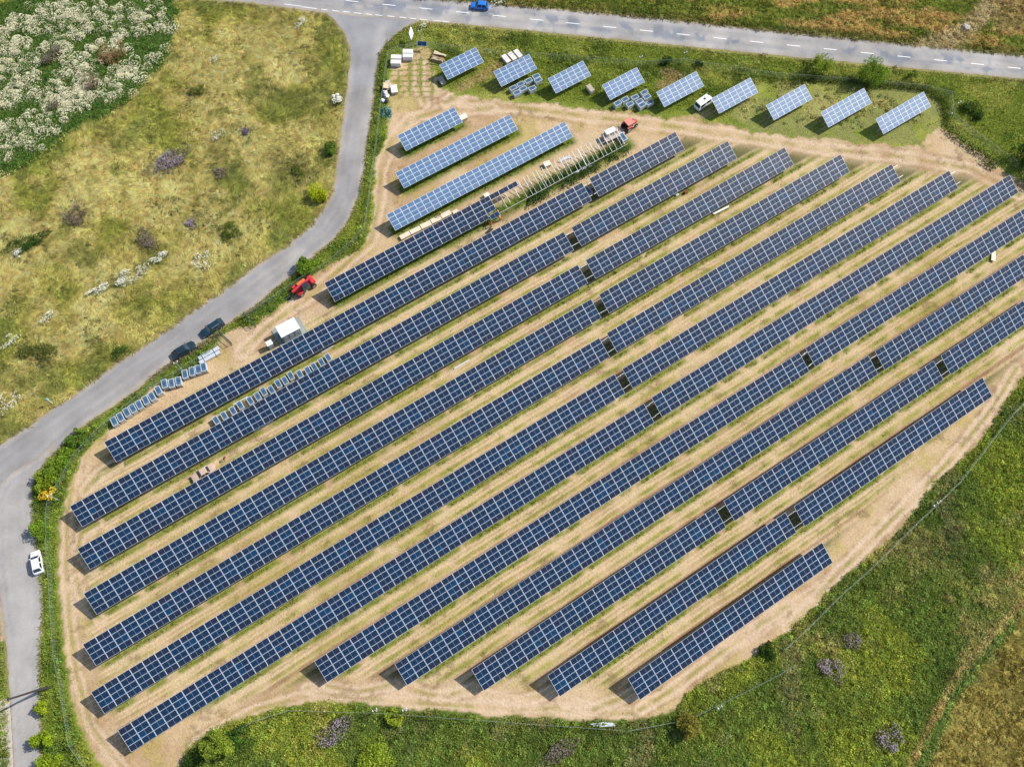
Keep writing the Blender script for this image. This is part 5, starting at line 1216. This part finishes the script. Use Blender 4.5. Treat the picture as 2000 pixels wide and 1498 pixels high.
# ------------------------------------------------------------------ people
SKIN = mat('skin', (0.48, 0.28, 0.19), 0.6); HAIR = mat('hair', (0.04, 0.025, 0.018), 0.7)
def person(label, cx, cy, rz, top, legs, hat=None, bend=0.0, reach=0.0, scale=1.0, z0=0.0):
    """one continuous skinned body; bend = forward lean of the trunk, reach = arms forward"""
    sb, cb_ = math.sin(bend), math.cos(bend)
    def tr_(x, z): return (x * cb_ + z * sb, 0, 0.94 + z * cb_ - x * sb)
    V = []; E_ = []; R_ = []
    def add(p, r, par=None):
        V.append(p); R_.append(r)
        if par is not None: E_.append((par, len(V) - 1))
        return len(V) - 1
    pel = add((0, 0, 0.94), 0.145)
    q = tr_(0, 0.22); wst = add(q, 0.135, pel); q = tr_(0, 0.44); che = add(q, 0.16, wst)
    q = tr_(0, 0.57); nk = add(q, 0.06, che); q = tr_(0.02, 0.66); hd1 = add(q, 0.085, nk); q = tr_(0.02, 0.76); add(q, 0.10, hd1); q = tr_(0.01, 0.83); add(q, 0.07, len(V) - 1)
    for s in (-1, 1):
        hp_ = add((0, s * 0.10, 0.88), 0.105, pel); kn = add((0.05 + 0.03 * s, s * 0.12, 0.49), 0.07, hp_); an = add((-0.02 + 0.03 * s, s * 0.125, 0.09), 0.048, kn); add((0.16 + 0.03 * s, s * 0.135, 0.035), 0.04, an)
        c0 = tr_(0, 0.50); sh_ = add((c0[0], s * 0.19, c0[2]), 0.068, che)
        el = add((c0[0] + 0.24 * reach, s * 0.25, c0[2] - 0.27 + 0.10 * reach), 0.05, sh_); wr = add((c0[0] + 0.08 + 0.46 * reach, s * 0.22, c0[2] - 0.52 + 0.32 * reach), 0.035, el)
        pm = add((c0[0] + 0.11 + 0.52 * reach, s * 0.215, c0[2] - 0.60 + 0.38 * reach), 0.036, wr)
        for k in range(4): add((c0[0] + 0.12 + 0.58 * reach + 0.005 * k, s * (0.19 + 0.02 * k), c0[2] - 0.68 + 0.40 * reach - 0.008 * (k % 2)), 0.010, pm)
        add((c0[0] + 0.16 + 0.50 * reach, s * 0.18, c0[2] - 0.62 + 0.37 * reach), 0.011, wr)
    me = bpy.data.meshes.new('person'); me.from_pydata(V, E_, [])
    o = bpy.data.objects.new('tmp', me); COL.objects.link(o)
    o.modifiers.new('s', 'SKIN'); sm_ = o.modifiers.new('u', 'SUBSURF'); sm_.levels = 1; sm_.render_levels = 1
    for i, r in enumerate(R_): me.skin_vertices[0].data[i].radius = (r, r)
    me.skin_vertices[0].data[pel].use_root = True
    dg = bpy.context.evaluated_depsgraph_get(); bm_ = bpy.data.meshes.new_from_object(o.evaluated_get(dg))
    bpy.data.objects.remove(o)
    bm_.materials.clear()
    for m in (top, legs, SKIN): bm_.materials.append(m)
    nkz = tr_(0, 0.60); hx = tr_(0.02, 0.74)
    for f in bm_.polygons:
        c = f.center
        dh = (Vector(c) - Vector(hx)).length
        if dh < 0.19: f.material_index = 2
        elif c.z < 0.98 and abs(c.y) < 0.19 and (bend < 0.5 or c.x < 0.15): f.material_index = 1
        elif abs(c.y) > 0.17 and c.z < tr_(0, 0.5)[2] - 0.46 + 0.32 * reach and c.z > 0.5 and c.x > 0.05 + 0.4 * reach: f.material_index = 2
        else: f.material_index = 0
    bm_.shade_smooth(); bm_.name = 'person'
    r = link('person', bm_, None, G(cx, cy) + Vector((0, 0, z0)), (0, 0, rz)); r.scale = (scale,) * 3
    tag(r, label, 'person')
    bmh = bmesh.new(); bmesh.ops.create_icosphere(bmh, subdivisions=2, radius=0.118 if hat else 0.108)
    bmesh.ops.delete(bmh, geom=[v for v in bmh.verts if v.co.z < -0.01], context='VERTS')
    mh = bpy.data.meshes.new('helmet'); bmh.to_mesh(mh); bmh.free(); mh.materials.append(hat or HAIR); mh.shade_smooth()
    link('helmet' if hat else 'hair', mh, r, tr_(0.02, 0.79), (0, bend, 0))
    for s in (-1, 1):
        e = tr_(0.112, 0.765); MB().bbox((e[0], s * 0.035, e[2]), (0.012, 0.02, 0.012), HAIR, 0.003).build('eye', r)
    e = tr_(0.122, 0.735); MB().bbox(e, (0.03, 0.022, 0.035), SKIN, 0.006).build('nose', r)
    e = tr_(0.108, 0.70); MB().bbox(e, (0.012, 0.045, 0.01), mat('lip', (0.35, 0.13, 0.11), 0.5), 0.003).build('mouth', r)
    return r
HV = mat('orange_workwear', (0.80, 0.20, 0.07), 0.6); HVR = mat('red_workwear', (0.70, 0.10, 0.06), 0.6); TRO = mat('dark_trousers', (0.04, 0.05, 0.08), 0.7); BLU = mat('work_jeans', (0.06, 0.09, 0.16), 0.7); HEL = mat('peach_helmet', (0.80, 0.40, 0.28), 0.4); LT = mat('pale_shirt', (0.55, 0.32, 0.26), 0.7)
a0 = AZ
person('person in orange bending over the module edge of the unfinished row', 957.5, 425, a0 - 1.2, HV, TRO, HEL, 0.55, 0.9)
person('person in orange at the open end of the unfinished row', 973, 419, a0 + 3.4, HV, TRO, HEL, 0.25, 0.8)
person('person in bright orange at the foot of the unfinished row holding the loose module', 958.5, 444, a0 + 1.3, HVR, TRO, None, 0.2, 1.0)
person('person in orange at the far corner of the loose module', 977, 431, a0 + 2.2, HV, BLU, HEL, 0.3, 1.0)
person('person in red standing by the cream lidded pallets', 860, 423, a0 - 1.5, HVR, LT, HEL, 0.25, 0.6)
person('person in pale clothes standing on the flat trailer', 1207, 263, a0 + 3.0, LT, LT, HEL, 0.1, 0.3, z0=1.02)
person('person in brown crouching over the straw near the tan sedan', 439, 899, a0, mat('brown_jacket', (0.30, 0.10, 0.07), 0.7), LT, HEL, 0.9, 0.7)
lm_ = G(966.5, 421, 1.9)
o = empty('loose_module', lm_, AZ, 'loose dark module being lifted into the unfinished row', 'solar panel')
link('solar_panel', MOD_D, o, (0, 0, 0), (rad(18), 0, 0))
# small things on the soil
wb = empty('wheelbarrow', G(956.6, 453), heading((952, 457), (961, 449)), 'dark wheelbarrow on the track below the unfinished row', 'wheelbarrow')
MB().box((0.1, 0, 0.5), (0.8, 0.55, 0.28), BLACKP, taper=1.15).build('tray', wb)
MB().tube((0.7, -0.05, 0.2), (0.7, 0.05, 0.2), 0.2, TYRE, 10).build('wheel', wb)
for s in (-0.25, 0.25): MB().tube((0.7, s * 0.3, 0.25), (-0.75, s, 0.6), 0.025, BLACKP, 5).build('handle', wb)
gn = empty('generator', G(1339, 377), AZ, 'small dark red generator below a dark row', 'generator')
MB().bbox((0, 0, 0.32), (0.85, 0.5, 0.45), mat('dark_red', (0.22, 0.04, 0.03), 0.5), 0.05).build('housing', gn)
for s in (-0.22, 0.22): MB().tube((-0.45, s, 0.05), (0.45, s, 0.05), 0.025, BLACKP, 5).build('skid', gn)
MB().tube((-0.4, 0, 0.62), (0.4, 0, 0.62), 0.025, BLACKP, 5).build('handle', gn)
blob('sack', 'white sack lying by the generator at a row edge', 'sack', 1321, 381, 0.42, 0.5, BAG, 5)
blob('stone_heap', 'pale stone heap at the path end beyond the main road', 'stones', 1886, 54, 0.9, 0.5, mat('pale_stone', A(205, 196, 186), 0.9), 9)
